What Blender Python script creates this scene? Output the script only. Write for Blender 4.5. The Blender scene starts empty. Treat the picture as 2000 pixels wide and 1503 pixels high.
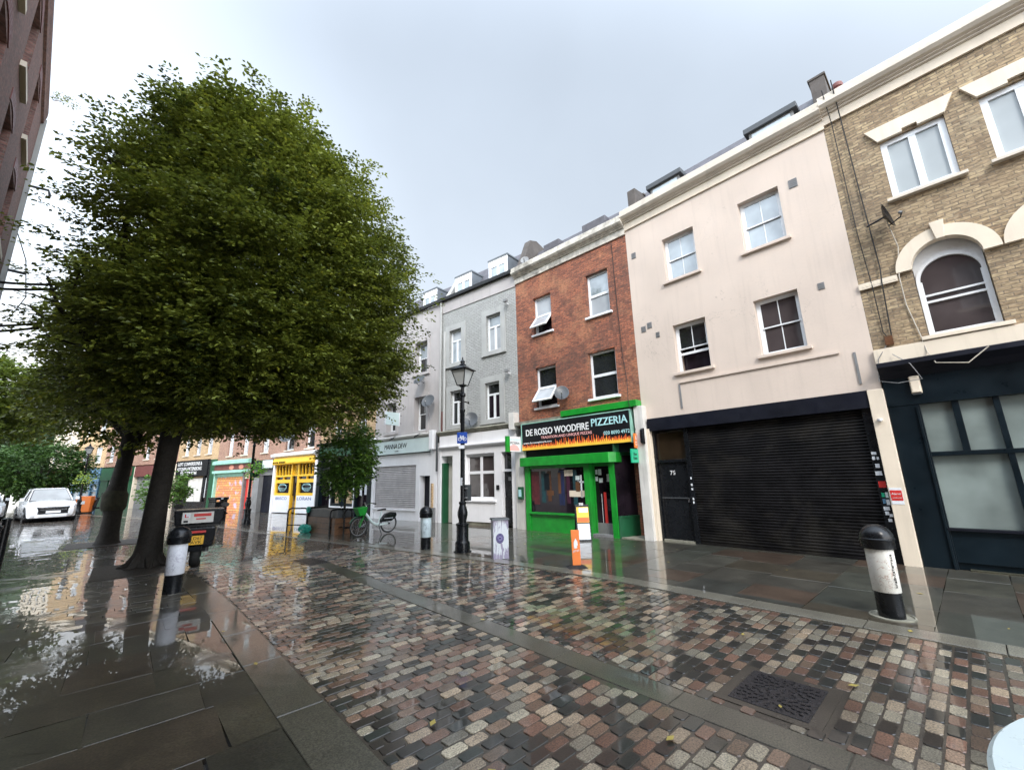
import bpy, math, random
import numpy as np
from mathutils import Vector, Matrix
random.seed(7); RNG = np.random.default_rng(7)
S = bpy.context.scene
C = S.collection
R = math.radians

# ------------------------------------------------------------------ camera
cam_d = bpy.data.cameras.new('camera'); cam = bpy.data.objects.new('camera', cam_d); C.objects.link(cam)
cr = Vector((0.73777079, -0.67456331, -0.0256633)); cd = Vector((0.1286697, 0.17784267, -0.97561063)); cf = Vector((0.66267516, 0.71647493, 0.21800298))
cam.matrix_world = Matrix(((cr.x, -cd.x, -cf.x, 0), (cr.y, -cd.y, -cf.y, 0), (cr.z, -cd.z, -cf.z, 1.6), (0, 0, 0, 1)))
cam_d.sensor_width = 36; cam_d.lens = 14.526; cam_d.clip_start = 0.02; cam_d.clip_end = 1500
S.camera = cam
S.render.resolution_x = 1024; S.render.resolution_y = 769
S.render.engine = 'CYCLES'

# ------------------------------------------------------------------ world, sun, exposure
SUN_DIR = Vector((-0.50, -0.70, 0.74)).normalized()
W = bpy.data.worlds.new('World'); S.world = W; W.use_nodes = True
nt = W.node_tree; nd = nt.nodes; lk = nt.links
bg = nd['Background']; bg.inputs[1].default_value = 0.1
sky = nd.new('ShaderNodeTexSky'); sky.sky_type = 'NISHITA'; sky.sun_disc = False
sky.sun_elevation = math.asin(SUN_DIR.z); sky.sun_rotation = math.atan2(SUN_DIR.x, SUN_DIR.y); sky.dust_density = 3; sky.air_density = 1.0
tc = nd.new('ShaderNodeTexCoord')
def wn(t, **k):
    n = nd.new(t)
    for a, b in k.items(): setattr(n, a, b)
    return n
sep = wn('ShaderNodeSeparateXYZ'); lk.new(tc.outputs['Generated'], sep.inputs[0])
# height ramp of the cloud cover: whitish at the horizon, blue grey above
rmp = wn('ShaderNodeValToRGB'); lk.new(sep.outputs[2], rmp.inputs[0])
cr_ = rmp.color_ramp; cr_.elements[0].position = 0.0; cr_.elements[0].color = (.90, .89, .85, 1)
cr_.elements[1].position = 1.0; cr_.elements[1].color = (.47, .545, .65, 1)
e = cr_.elements.new(.16); e.color = (.78, .80, .82, 1)
e = cr_.elements.new(.38); e.color = (.60, .67, .75, 1)
nz = wn('ShaderNodeTexNoise'); nz.inputs['Scale'].default_value = 1.6; nz.inputs['Detail'].default_value = 5; lk.new(tc.outputs['Generated'], nz.inputs[0])
nmr = wn('ShaderNodeMapRange'); lk.new(nz.outputs[0], nmr.inputs[0]); nmr.inputs[1].default_value = .3; nmr.inputs[2].default_value = .7; nmr.inputs[3].default_value = .92; nmr.inputs[4].default_value = 1.06
# sky glow added sunward, out of view, to brighten the facades, and a bright gap low at the far left end of the street
def lobe(d, a, b, k):
    dp = wn('ShaderNodeVectorMath', operation='DOT_PRODUCT'); lk.new(tc.outputs['Generated'], dp.inputs[0]); dp.inputs[1].default_value = d
    m = wn('ShaderNodeMapRange', interpolation_type='SMOOTHSTEP'); lk.new(dp.outputs['Value'], m.inputs[0])
    m.inputs[1].default_value = a; m.inputs[2].default_value = b; m.inputs[3].default_value = 0; m.inputs[4].default_value = k
    return m
l1 = lobe(SUN_DIR, 0.0, 1.0, 4.8); l2 = lobe(Vector((-.38, .92, .22)).normalized(), .6, 1.0, .8)
ad = wn('ShaderNodeMath', operation='ADD'); lk.new(l1.outputs[0], ad.inputs[0]); lk.new(l2.outputs[0], ad.inputs[1])
ad2 = wn('ShaderNodeMath', operation='ADD'); lk.new(ad.outputs[0], ad2.inputs[0]); ad2.inputs[1].default_value = 1.0
mu = wn('ShaderNodeMath', operation='MULTIPLY'); lk.new(ad2.outputs[0], mu.inputs[0]); lk.new(nmr.outputs[0], mu.inputs[1])
mu2 = wn('ShaderNodeMath', operation='MULTIPLY'); lk.new(mu.outputs[0], mu2.inputs[0]); mu2.inputs[1].default_value = 8.4
vs = wn('ShaderNodeVectorMath', operation='SCALE'); lk.new(rmp.outputs[0], vs.inputs[0]); lk.new(mu2.outputs[0], vs.inputs['Scale'])
mx = wn('ShaderNodeMix', data_type='RGBA'); mx.inputs[0].default_value = .9
lk.new(sky.outputs[0], mx.inputs[6]); lk.new(vs.outputs[0], mx.inputs[7]); lk.new(mx.outputs[2], bg.inputs[0])
sd = bpy.data.lights.new('sun', 'SUN'); sd.energy = 1.5; sd.angle = R(14); sd.color = (1, .93, .84)
so = bpy.data.objects.new('sun', sd); C.objects.link(so); so.rotation_euler = SUN_DIR.to_track_quat('Z', 'Y').to_euler(); so.location = (0, 0, 30)
S.view_settings.view_transform = 'Standard'; S.view_settings.look = 'None'; S.view_settings.gamma = 1; S.view_settings.use_curve_mapping = False
S.view_settings.exposure = 0.72

# ------------------------------------------------------------------ materials
def _lin(c): return (c[0], c[1], c[2], 1)
def new_mat(name):
    m = bpy.data.materials.new(name); m.use_nodes = True
    t = m.node_tree; b = t.nodes['Principled BSDF']; return m, t, b
def nmath(t, op, a, b=None, c=None):
    n = t.nodes.new('ShaderNodeMath'); n.operation = op
    for i, v in enumerate((a, b, c)):
        if v is None: continue
        if isinstance(v, (int, float)): n.inputs[i].default_value = v
        else: t.links.new(v, n.inputs[i])
    return n.outputs[0]
def noise(t, vec, scale, detail=4, rough=.55, dist=0):
    n = t.nodes.new('ShaderNodeTexNoise'); n.inputs['Scale'].default_value = scale; n.inputs['Detail'].default_value = detail
    n.inputs['Roughness'].default_value = rough; n.inputs['Distortion'].default_value = dist
    t.links.new(vec, n.inputs[0]); return n.outputs[0]
def mrange(t, v, a, b, c, d, smooth=False):
    n = t.nodes.new('ShaderNodeMapRange'); t.links.new(v, n.inputs[0])
    if smooth: n.interpolation_type = 'SMOOTHSTEP'
    for i, q in enumerate((a, b, c, d)): n.inputs[i+1].default_value = q
    return n.outputs[0]
def mixc(t, f, a, b, mode='MIX'):
    n = t.nodes.new('ShaderNodeMix'); n.data_type = 'RGBA'; n.blend_type = mode
    for i, v in ((0, f), (6, a), (7, b)):
        if isinstance(v, (int, float)): n.inputs[i].default_value = v
        elif isinstance(v, tuple): n.inputs[i].default_value = _lin(v)
        else: t.links.new(v, n.inputs[i])
    return n.outputs[2]
def scalec(t, col, f):
    n = t.nodes.new('ShaderNodeVectorMath'); n.operation = 'SCALE'; t.links.new(col, n.inputs[0])
    if isinstance(f, (int, float)): n.inputs['Scale'].default_value = f
    else: t.links.new(f, n.inputs['Scale'])
    return n.outputs[0]
def objco(t, sc=None):
    n = t.nodes.new('ShaderNodeTexCoord')
    if sc is None: return n.outputs['Object']
    m = t.nodes.new('ShaderNodeMapping'); m.inputs['Scale'].default_value = sc; t.links.new(n.outputs['Object'], m.inputs[0]); return m.outputs[0]
def bump(t, b, h, strength, dist=.01, sock='Normal'):
    n = t.nodes.new('ShaderNodeBump'); n.inputs['Strength'].default_value = strength; n.inputs['Distance'].default_value = dist
    t.links.new(h, n.inputs['Height']); t.links.new(n.outputs[0], b.inputs[sock])
def P(name, col, rough=.5, metal=0, var=.12, vs=3., bmp=0, bs=40., streak=0, coat=0, spec=None, emit=None, grime=0, spots=0):
    m, t, b = new_mat(name)
    co = objco(t); n1 = noise(t, co, vs)
    f = mrange(t, n1, .3, .7, 1-var, 1+var)
    rgb = t.nodes.new('ShaderNodeRGB'); rgb.outputs[0].default_value = _lin(col)
    c = scalec(t, rgb.outputs[0], f)
    if streak:
        s = noise(t, objco(t, (3.2, 3.2, .22)), 2.2, 6, .65)
        c = mixc(t, mrange(t, s, .52, .78, 0, streak), c, tuple(q*.35 for q in col))
    if grime:
        g = noise(t, co, 1.1, 8, .7, .6)
        c = mixc(t, mrange(t, g, .5, .72, 0, grime), c, (.05, .045, .035))
    if spots:   # scuffs and small dark marks, hairline cracks
        g1 = mrange(t, noise(t, co, 7, 3, .6, 1.2), .70, .76, 0, 1); g2 = mrange(t, noise(t, co, .8, 2), .5, .6, .15, 1); c = mixc(t, nmath(t, 'MULTIPLY', nmath(t, 'MULTIPLY', g1, g2), spots), c, tuple(q*.45 for q in col))
        ck = mrange(t, nmath(t, 'ABSOLUTE', nmath(t, 'SUBTRACT', noise(t, co, .7, 5, .6, .5), .5)), 0, .0022, .55, 0); ck2 = mrange(t, noise(t, co, .5, 1), .52, .6, 0, 1); c = mixc(t, nmath(t, 'MULTIPLY', ck, ck2), c, tuple(q*.5 for q in col))
    t.links.new(c, b.inputs['Base Color'])
    b.inputs['Roughness'].default_value = rough; b.inputs['Metallic'].default_value = metal
    t.links.new(mrange(t, noise(t, co, vs*4), .3, .7, max(.02, rough*.75), min(1, rough*1.25)), b.inputs['Roughness'])
    if coat: b.inputs['Coat Weight'].default_value = coat; b.inputs['Coat Roughness'].default_value = .05
    if spec is not None: b.inputs['IOR'].default_value = spec
    if bmp: bump(t, b, noise(t, co, bs), bmp)
    if emit: b.inputs['Emission Color'].default_value = _lin(col); b.inputs['Emission Strength'].default_value = emit
    return m
def brick(name, c1, c2, mortar, patch, pamt=.6, soot=.5, bstr=.5, rough=.8, light=None, cv=.4):
    m, t, b = new_mat(name)
    n = t.nodes.new('ShaderNodeTexCoord'); s = t.nodes.new('ShaderNodeSeparateXYZ'); t.links.new(n.outputs['Object'], s.inputs[0])
    cb = t.nodes.new('ShaderNodeCombineXYZ'); t.links.new(nmath(t, 'ADD', s.outputs[0], s.outputs[1]), cb.inputs[0]); t.links.new(s.outputs[2], cb.inputs[1])
    w = noise(t, n.outputs['Object'], 5, 2)
    wob = t.nodes.new('ShaderNodeVectorMath'); wob.operation = 'ADD'; t.links.new(cb.outputs[0], wob.inputs[0])
    wc = t.nodes.new('ShaderNodeCombineXYZ'); t.links.new(mrange(t, w, 0, 1, -.006, .006), wc.inputs[0]); t.links.new(mrange(t, w, 0, 1, -.01, .01), wc.inputs[1]); t.links.new(wc.outputs[0], wob.inputs[1])
    k = t.nodes.new('ShaderNodeTexBrick'); t.links.new(wob.outputs[0], k.inputs[0])
    k.inputs['Scale'].default_value = 1; k.inputs['Brick Width'].default_value = .185; k.inputs['Row Height'].default_value = .061
    k.inputs['Mortar Size'].default_value = .0075; k.inputs['Mortar Smooth'].default_value = .4; k.inputs['Bias'].default_value = -.1
    k.inputs['Color1'].default_value = _lin(c1); k.inputs['Color2'].default_value = _lin(c2); k.inputs['Mortar'].default_value = _lin(mortar)
    co = n.outputs['Object']
    p = noise(t, co, .9, 6, .7, .4); c = mixc(t, mrange(t, p, .48, .68, 0, pamt), k.outputs[0], patch)
    cell = noise(t, objco(t, (11, 11, 32)), 1, 2); c = scalec(t, c, mrange(t, cell, .3, .7, 1-cv, 1+cv))
    sn = noise(t, co, .55, 8, .72, .8); c = mixc(t, mrange(t, sn, .5, .75, 0, soot), c, (.05, .04, .035))
    if light:
        ln = noise(t, co, 1.7, 6, .7, .5); c = mixc(t, mrange(t, ln, .56, .72, 0, .6), c, light)
    t.links.new(c, b.inputs['Base Color']); b.inputs['Roughness'].default_value = rough
    h = nmath(t, 'ADD', nmath(t, 'MULTIPLY', k.outputs['Fac'], -1), nmath(t, 'MULTIPLY', noise(t, co, 60), .5))
    bump(t, b, h, bstr, .012)
    return m
def glass(name, col, rough=.03, ior=1.8, var=.35, warp=.02):
    m, t, b = new_mat(name)
    co = objco(t); f = mrange(t, noise(t, co, 1.3, 3), .3, .7, 1-var, 1+var)
    rgb = t.nodes.new('ShaderNodeRGB'); rgb.outputs[0].default_value = _lin(col)
    t.links.new(scalec(t, rgb.outputs[0], f), b.inputs['Base Color'])
    b.inputs['Roughness'].default_value = rough; b.inputs['IOR'].default_value = ior
    bump(t, b, noise(t, co, 1.7, 1), warp, .05)
    return m
def wet(name, use_attr=True, col=(.05, .05, .05), rough=.45, film=(.02, .16), fs=1.2, tint=.25, speck=.5, sscale=120, bstr=.15, bscale=60, coatn=.04, cns=14.0, fw=(.36, .62), pdet=5):
    """dark stone under a thin film of rain water: the coat is the water"""
    m, t, b = new_mat(name)
    co = objco(t)
    if use_attr:
        a = t.nodes.new('ShaderNodeAttribute'); a.attribute_name = 'Col'; base = a.outputs['Color']
    else:
        r = t.nodes.new('ShaderNodeRGB'); r.outputs[0].default_value = _lin(col); base = r.outputs[0]
    sp = noise(t, co, sscale, 2, .6); c = scalec(t, base, mrange(t, sp, .35, .65, 1-speck, 1+speck))
    c = scalec(t, c, mrange(t, noise(t, co, 2.3, 6, .65), .3, .7, 1-tint, 1+tint))
    t.links.new(c, b.inputs['Base Color']); b.inputs['Roughness'].default_value = rough
    bump(t, b, noise(t, co, bscale, 4), bstr, .004)
    pud = noise(t, co, fs, pdet, .68 if pdet > 5 else .6, .3)
    b.inputs['Coat Weight'].default_value = 1; b.inputs['Coat IOR'].default_value = 1.36
    t.links.new(mrange(t, pud, fw[0], fw[1], film[0], film[1]), b.inputs['Coat Roughness'])
    n = t.nodes.new('ShaderNodeBump'); n.inputs['Distance'].default_value = .01; t.links.new(mrange(t, pud, fw[0], fw[1], coatn*.12, coatn), n.inputs['Strength'])
    t.links.new(noise(t, co, cns, 3), n.inputs['Height']); t.links.new(n.outputs[0], b.inputs['Coat Normal'])
    return m

M = {}
M['yellow_brick'] = brick('yellow_stock_brick', (.42, .315, .185), (.20, .135, .08), (.20, .16, .115), (.30, .215, .125), .6, .8, .9, light=(.52, .42, .27))
M['red_brick'] = brick('red_brick', (.38, .125, .065), (.17, .065, .042), (.12, .08, .06), (.48, .22, .11), .7, .85, .9)
M['brown_brick'] = brick('brown_brick', (.36, .19, .13), (.25, .12, .085), (.38, .31, .25), (.36, .23, .15), .5, .25, .5)
M['tan_brick'] = brick('tan_brick', (.55, .37, .20), (.42, .27, .14), (.4, .32, .22), (.5, .36, .2), .5, .25, .5)
M['gray_brick'] = brick('grey_painted_brick', (.39, .39, .375), (.33, .33, .315), (.19, .19, .18), (.31, .315, .29), .5, .2, .6, .6, cv=.18)
M['left_brick'] = brick('dark_red_brick', (.22, .10, .08), (.15, .07, .06), (.16, .13, .11), (.2, .1, .08), .5, .4, .5)
M['cream'] = P('cream_render', (.62, .515, .435), .7, var=.07, vs=.9, bmp=.2, bs=18, streak=.18, spots=.5)
M['pale_cream'] = P('pale_cream_paint', (.72, .62, .49), .6, var=.06, vs=2, bmp=.1, streak=.2)
M['cornice'] = P('cornice_stone', (.62, .55, .46), .7, var=.1, vs=2, bmp=.2, streak=.35)
M['old_cornice'] = P('flaking_cornice_paint', (.56, .52, .45), .8, var=.3, vs=7, bmp=.6, bs=20, streak=.75, grime=1.0)
M['gray_render'] = P('grey_render', (.42, .39, .38), .7, var=.08, vs=1.5, bmp=.15, streak=.3)
M['gray_trim'] = P('grey_trim', (.38, .38, .365), .7, var=.1, vs=2, bmp=.15, streak=.3)
M['mossy'] = P('mossy_ledge', (.24, .23, .18), .85, var=.3, vs=6, bmp=.4, grime=.6)
M['white'] = P('white_paint', (.80, .79, .80), .45, var=.04, vs=2, streak=.12)
M['white_dirty'] = P('weathered_white_paint', (.62, .60, .56), .6, var=.1, vs=3, bmp=.2, streak=.5)
M['upvc'] = P('white_window_frame', (.78, .79, .80), .3, var=.03)
M['black'] = P('black_paint', (.007, .008, .010), .28, var=.3, vs=2, spec=1.42)
M['navy'] = P('navy_paint', (.005, .010, .014), .35, spec=1.3, var=.35, vs=1.4, bmp=.05, streak=.15)
M['navy2'] = P('dark_fascia_paint', (.007, .008, .014), .5, spec=1.3, var=.4, vs=1.2)
M['shutter_black'] = P('black_shutter', (.008, .0075, .008),   .4, metal=0, var=.5, vs=2.2, grime=.4, spec=1.22)
M['shutter_gray'] = P('galvanised_shutter', (.40, .38, .38), .4, metal=.5, var=.15, vs=3)
M['green'] = P('bright_green_paint', (.010, .27, .026), .38, var=.18, vs=5, bmp=.06, streak=.35, grime=.25)
M['green_dark'] = P('dark_green_paint', (.008, .075, .03), .4, var=.15)
M['mint'] = P('mint_paint', (.30, .55, .45), .6, var=.12, streak=.3)
M['wood'] = P('varnished_wood', (.12, .05, .02), .4, var=.25, vs=6)
M['slate'] = P('roof_slate', (.085, .08, .09), .6, var=.25, vs=5, bmp=.3, bs=9)
M['lead'] = P('lead_sheet', (.12, .135, .15), .45, var=.15)
M['dark_gray'] = P('dark_grey_metal', (.05, .055, .06), .45, var=.15)
M['mid_gray'] = P('mid_grey', (.2, .2, .2), .6, var=.15, grime=.4)
M['chimney'] = P('rendered_chimney', (.085, .073, .065), .85, var=.25, bmp=.4)
M['terracotta'] = P('terracotta', (.15, .045, .038), .6)
M['yellow'] = P('yellow_paint', (.85, .50, .03), .4, var=.05, streak=.1)
M['orange'] = P('orange_plastic', (.85, .21, .035), .35, var=.04)
M['teal'] = P('teal_plastic', (.02, .42, .22), .35, var=.04)
M['red'] = P('red_plastic', (.55, .035, .03), .35, var=.08)
M['pink'] = P('salmon_paint', (.62, .25, .18), .6, var=.1, streak=.3)
M['blue_shop'] = P('blue_shopfront_paint', (.10, .22, .34), .4, var=.1)
M['glass_bright'] = glass('window_glass_sky', (.30, .35, .38), ior=2.1)  # pale base colour holds the bright sky reflection as well as blinds behind
M['glass_frost'] = glass('frosted_window_glass', (.35, .38, .39), rough=.3, ior=1.5, var=.08)
M['glass_dark'] = glass('window_glass_dark', (.018, .02, .022), ior=1.7)
M['glass_brown'] = glass('window_glass_brown', (.055, .045, .045), ior=1.6)
M['glass_shop'] = glass('shop_glass', (.012, .008, .012), ior=1.36, var=.8)
M['glass_milk'] = glass('whitewashed_glass', (.20, .235, .22), rough=.12, ior=1.55, var=.3)
M['curtain'] = glass('net_curtained_glass', (.38, .40, .42), rough=.12, ior=1.6, var=.2)
M['fan_brown'] = glass('brown_fanlight_glass', (.03, .02, .012), ior=1.5)
M['rubber'] = P('rubber', (.012, .012, .012), .7)
M['chrome'] = P('brushed_steel', (.5, .5, .52), .25, metal=1)
M['bark'] = P('bark', (.020, .016, .012), .85, var=.35, vs=9, bmp=.8, bs=14)
M['moss_dark'] = P('mossy_bark', (.035, .033, .018), .9, var=.4, vs=10, bmp=.6)
M['soil'] = P('wet_soil', (.025, .018, .012), .6, var=.4, vs=12, bmp=.8, bs=30)
M['cable'] = P('black_cable', (.012, .012, .012), .6)
M['cable_white'] = P('white_cable', (.45, .4, .33), .6)
M['lime_white'] = P('pale_bike_frame', (.62, .72, .70), .3, var=.03, coat=.5)
M['paper'] = P('paper_sticker', (.7, .72, .75), .5, var=.1, vs=30)
M['yellow_plate'] = P('yellow_number_plate', (.8, .45, .03), .4)
M['plank'] = P('wet_planter_timber', (.16, .075, .035), .45, var=.35, vs=5, bmp=.3, grime=.3)
M['lamp_glass'] = P('lantern_glass', (.45, .46, .45), .12, var=.1)
M['sign_blue'] = P('sign_blue', (.015, .06, .30), .35, var=.05)
M['car_paint'] = P('white_car_paint', (.68, .70, .73), .25, var=.03, coat=1)
M['headlight'] = P('headlight_glass', (.5, .52, .55), .1, metal=.4)
M['textblack'] = P('black_lettering', (.009, .009, .011), .5, spec=1.3)
M['textwhite'] = P('white_lettering', (.8, .8, .8), .5, var=.03)
M['textcyan'] = P('pale_blue_lettering', (.42, .70, .72), .5, var=.1)
M['textpink'] = P('pink_lettering', (.85, .42, .40), .5, var=.05)
M['flame'] = P('flame_print', (.85, .15, .03), .5, var=.1)
M['flame_y'] = P('yellow_flame_print', (.9, .55, .06), .5, var=.1)
M['milk_sign'] = P('pale_sign_board', (.60, .70, .68), .5, var=.06, vs=2)
M['grate'] = P('cast_iron', (.045, .042, .045), .3, metal=.5, var=.3, vs=30)
M['parasol'] = P('navy_canvas', (.02, .035, .06), .7, var=.2, bmp=.2)
M['terr_white'] = P('white_table_laminate', (.70, .78, .76), .3, var=.02)

def scribble(name, col, ink1, ink2, sc=9.):
    m, t, b = new_mat(name); co = objco(t)
    a = noise(t, co, sc, 2, .5, 1.5); l = mrange(t, nmath(t, 'ABSOLUTE', nmath(t, 'SUBTRACT', a, .5)), .0, .03, 1, 0)
    g = mrange(t, noise(t, co, 4), .45, .55, 0, .8)
    rgb = t.nodes.new('ShaderNodeRGB'); rgb.outputs[0].default_value = _lin(col)
    c = mixc(t, nmath(t, 'MULTIPLY', l, g), rgb.outputs[0], ink1)
    a2 = noise(t, co, sc*1.7, 2, .5, 2.); l2 = mrange(t, nmath(t, 'ABSOLUTE', nmath(t, 'SUBTRACT', a2, .47)), .0, .02, .9, 0)
    g2 = mrange(t, noise(t, co, 5.5), .5, .58, 0, .8)
    c = mixc(t, nmath(t, 'MULTIPLY', l2, g2), c, ink2)
    t.links.new(c, b.inputs['Base Color']); b.inputs['Roughness'].default_value = .35
    return m
M['wrap_a'] = scribble('drawn_on_white_wrap', (.74, .72, .66), (.38, .20, .13), (.15, .12, .10), 11)
M['wrap_b'] = scribble('scrawled_white_wrap', (.70, .71, .76), (.3, .27, .36), (.2, .2, .24), 13)
M['wrap_c'] = scribble('drawn_on_pale_blue_wrap', (.60, .70, .73), (.12, .15, .18), (.2, .25, .3), 12)
def treebox():
    m, t, b = new_mat('printed_tree_pattern')
    co = objco(t, (22, 22, 3.0)); a = noise(t, co, 1, 4, .6, .8)
    s = t.nodes.new('ShaderNodeSeparateXYZ'); t.links.new(objco(t), s.inputs[0])
    mid = mrange(t, nmath(t, 'ABSOLUTE', nmath(t, 'SUBTRACT', s.outputs[2], .40)), .08, .40, .60, .42)
    l = nmath(t, 'GREATER_THAN', a, mid)
    rgb = t.nodes.new('ShaderNodeRGB'); rgb.outputs[0].default_value = (.66, .68, .70, 1)
    c = mixc(t, nmath(t, 'MULTIPLY', l, .8), rgb.outputs[0], (.24, .19, .30))
    t.links.new(c, b.inputs['Base Color']); b.inputs['Roughness'].default_value = .35; return m
M['treebox'] = treebox()
def graffiti_shutter():
    m, t, b = new_mat('painted_brick_mural')
    n = t.nodes.new('ShaderNodeTexCoord'); s = t.nodes.new('ShaderNodeSeparateXYZ'); t.links.new(n.outputs['Object'], s.inputs[0])
    cb = t.nodes.new('ShaderNodeCombineXYZ'); t.links.new(s.outputs[0], cb.inputs[0]); t.links.new(s.outputs[2], cb.inputs[1])
    k = t.nodes.new('ShaderNodeTexBrick'); t.links.new(cb.outputs[0], k.inputs[0]); k.inputs['Scale'].default_value = 1
    k.inputs['Brick Width'].default_value = .34; k.inputs['Row Height'].default_value = .15; k.inputs['Mortar Size'].default_value = .012
    k.inputs['Color1'].default_value = (.8, .42, .13, 1); k.inputs['Color2'].default_value = (.75, .27, .14, 1); k.inputs['Mortar'].default_value = (.22, .09, .05, 1)
    c = mixc(t, mrange(t, noise(t, n.outputs['Object'], 1.6, 3), .58, .62, 0, .8), k.outputs[0], (.55, .5, .7))
    t.links.new(c, b.inputs['Base Color']); b.inputs['Roughness'].default_value = .5; return m
M['mural'] = graffiti_shutter()
def leafmat(name, rough=.42, trans=.2):
    m, t, b = new_mat(name)
    a = t.nodes.new('ShaderNodeAttribute'); a.attribute_name = 'Col'
    t.links.new(a.outputs['Color'], b.inputs['Base Color']); b.inputs['Roughness'].default_value = rough
    b.inputs['IOR'].default_value = 1.4
    tr = t.nodes.new('ShaderNodeBsdfTranslucent'); t.links.new(scalec(t, a.outputs['Color'], 1.3), tr.inputs[0])
    ms = t.nodes.new('ShaderNodeMixShader'); ms.inputs[0].default_value = trans
    out = t.nodes['Material Output']; t.links.new(b.outputs[0], ms.inputs[1]); t.links.new(tr.outputs[0], ms.inputs[2]); t.links.new(ms.outputs[0], out.inputs[0])
    return m
M['leaf'] = leafmat('hornbeam_leaves'); M['leaf2'] = leafmat('background_leaves')
M['sett'] = wet('wet_granite_setts', rough=.5, film=(.012, .16), fs=1.2, pdet=8, speck=.5, sscale=95, bstr=.3, bscale=70, coatn=.06, cns=9, fw=(.44, .62))
M['slab_wet'] = wet('wet_paving_slabs', rough=.4, film=(.012, .26), fs=1.1, speck=.45, sscale=70, bstr=.3, coatn=.07, cns=5, fw=(.54, .64), tint=.5, pdet=9)
M['york'] = wet('wet_york_stone', rough=.4, film=(.008, .07), fs=.5, speck=.12, sscale=50, bstr=.15, coatn=.05, cns=5, tint=.4, fw=(.42, .62))
M['granite'] = wet('wet_granite_strip', use_attr=False, col=(.16, .145, .11), rough=.45, film=(.015, .2), fs=1.2, pdet=8, speck=.45, sscale=90, bstr=.25, coatn=.06)
M['granite_dark'] = wet('wet_dark_granite_strip', use_attr=False, col=(.058, .052, .036), rough=.45, film=(.012, .24), fs=1.2, pdet=8, speck=.55, sscale=90, bstr=.25, coatn=.06)
M['joint'] = wet('wet_joint_grit', use_attr=False, col=(.040, .029, .018), rough=.6, film=(.06, .3), fs=3., speck=.5, sscale=150, bstr=.5, coatn=.2, cns=30)
M['asphalt'] = wet('wet_asphalt', use_attr=False, col=(.05, .05, .05), rough=.6, film=(.02, .15), fs=.5, speck=.4, sscale=140, bstr=.4, coatn=.05, cns=8)

# ------------------------------------------------------------------ mesh helpers
class MB:
    def __init__(s): s.v = []; s.f = []
    def _a(s, vs, fs):
        o = len(s.v); s.v += [tuple(map(float, q)) for q in vs]; s.f += [tuple(o+i for i in f) for f in fs]; return s
    def box(s, x0, x1, y0, y1, z0, z1):
        if x0 > x1: x0, x1 = x1, x0
        if y0 > y1: y0, y1 = y1, y0
        if z0 > z1: z0, z1 = z1, z0
        return s._a([(x0,y0,z0),(x1,y0,z0),(x1,y1,z0),(x0,y1,z0),(x0,y0,z1),(x1,y0,z1),(x1,y1,z1),(x0,y1,z1)],
                    [(0,3,2,1),(4,5,6,7),(0,1,5,4),(1,2,6,5),(2,3,7,6),(3,0,4,7)])
    def poly(s, pts): return s._a(pts, [tuple(range(len(pts)))])
    def prism(s, p, q):
        """two matching loops joined by sides"""
        n = len(p); return s._a(list(p)+list(q), [tuple(range(n-1, -1, -1)), tuple(range(n, 2*n))] + [(i, (i+1) % n, n+(i+1) % n, n+i) for i in range(n)])
    def ext(s, pts, y0, y1):
        return s.prism([(x, y0, z) for x, z in pts], [(x, y1, z) for x, z in pts])
    def extx(s, pts, x0, x1):
        return s.prism([(x0, y, z) for y, z in pts], [(x1, y, z) for y, z in pts])
    def lathe(s, prof, n=20, cx=0, cy=0, sy=1):
        vs = []; fs = []
        for r, z in prof:
            for i in range(n):
                a = 2*math.pi*i/n; vs.append((cx+r*math.cos(a), cy+r*math.sin(a)*sy, z))
        for j in range(len(prof)-1):
            for i in range(n): k = (i+1) % n; fs.append((j*n+i, j*n+k, (j+1)*n+k, (j+1)*n+i))
        fs.append(tuple(range(n-1, -1, -1))); m = (len(prof)-1)*n; fs.append(tuple(range(m, m+n)))
        return s._a(vs, fs)
    def tube(s, pts, r, n=8, r2=None, close=False):
        pts = [Vector(p) for p in pts]; N = len(pts); vs = []; fs = []
        up = Vector((0, 0, 1)); prev = None
        for j, p in enumerate(pts):
            if close: d = pts[(j+1) % N]-pts[j-1]
            else: d = pts[min(j+1, N-1)]-pts[max(j-1, 0)]
            d.normalize()
            if prev is None:
                u = d.cross(up)
                if u.length < .1: u = d.cross(Vector((1, 0, 0)))
            else: u = prev - d*prev.dot(d)
            u.normalize(); prev = u; w = d.cross(u)
            rr = r if r2 is None else (r[j] if isinstance(r, (list, tuple)) else r+(r2-r)*j/(N-1))
            for i in range(n):
                a = 2*math.pi*i/n; vs.append(p+u*rr*math.cos(a)+w*rr*math.sin(a))
        M_ = N if close else N-1
        for j in range(M_):
            for i in range(n): k = (i+1) % n; j2 = (j+1) % N; fs.append((j*n+i, j*n+k, j2*n+k, j2*n+i))
        if not close: fs.append(tuple(range(n-1, -1, -1))); fs.append(tuple(range((N-1)*n, N*n)))
        return s._a(vs, fs)
    def tubes(s, pts, rs, n=8): return s.tube(pts, list(rs), n, r2=1)
    def torus(s, c, R_, r, n=28, m=8, axis='y'):
        pts = []
        for i in range(n):
            a = 2*math.pi*i/n; x, y = R_*math.cos(a), R_*math.sin(a)
            pts.append((c[0]+x, c[1], c[2]+y) if axis == 'y' else ((c[0], c[1]+x, c[2]+y) if axis == 'x' else (c[0]+x, c[1]+y, c[2])))
        return s.tube(pts, r, m, close=True)
    def xf(s, mat):
        s.v = [tuple(mat @ Vector(q)) for q in s.v]; return s
def cat_tag(o, label=None, cat=None, group=None, kind=None):
    for k, v in (('label', label), ('category', cat), ('group', group), ('kind', kind)):
        if v: o[k] = v
    return o
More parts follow.
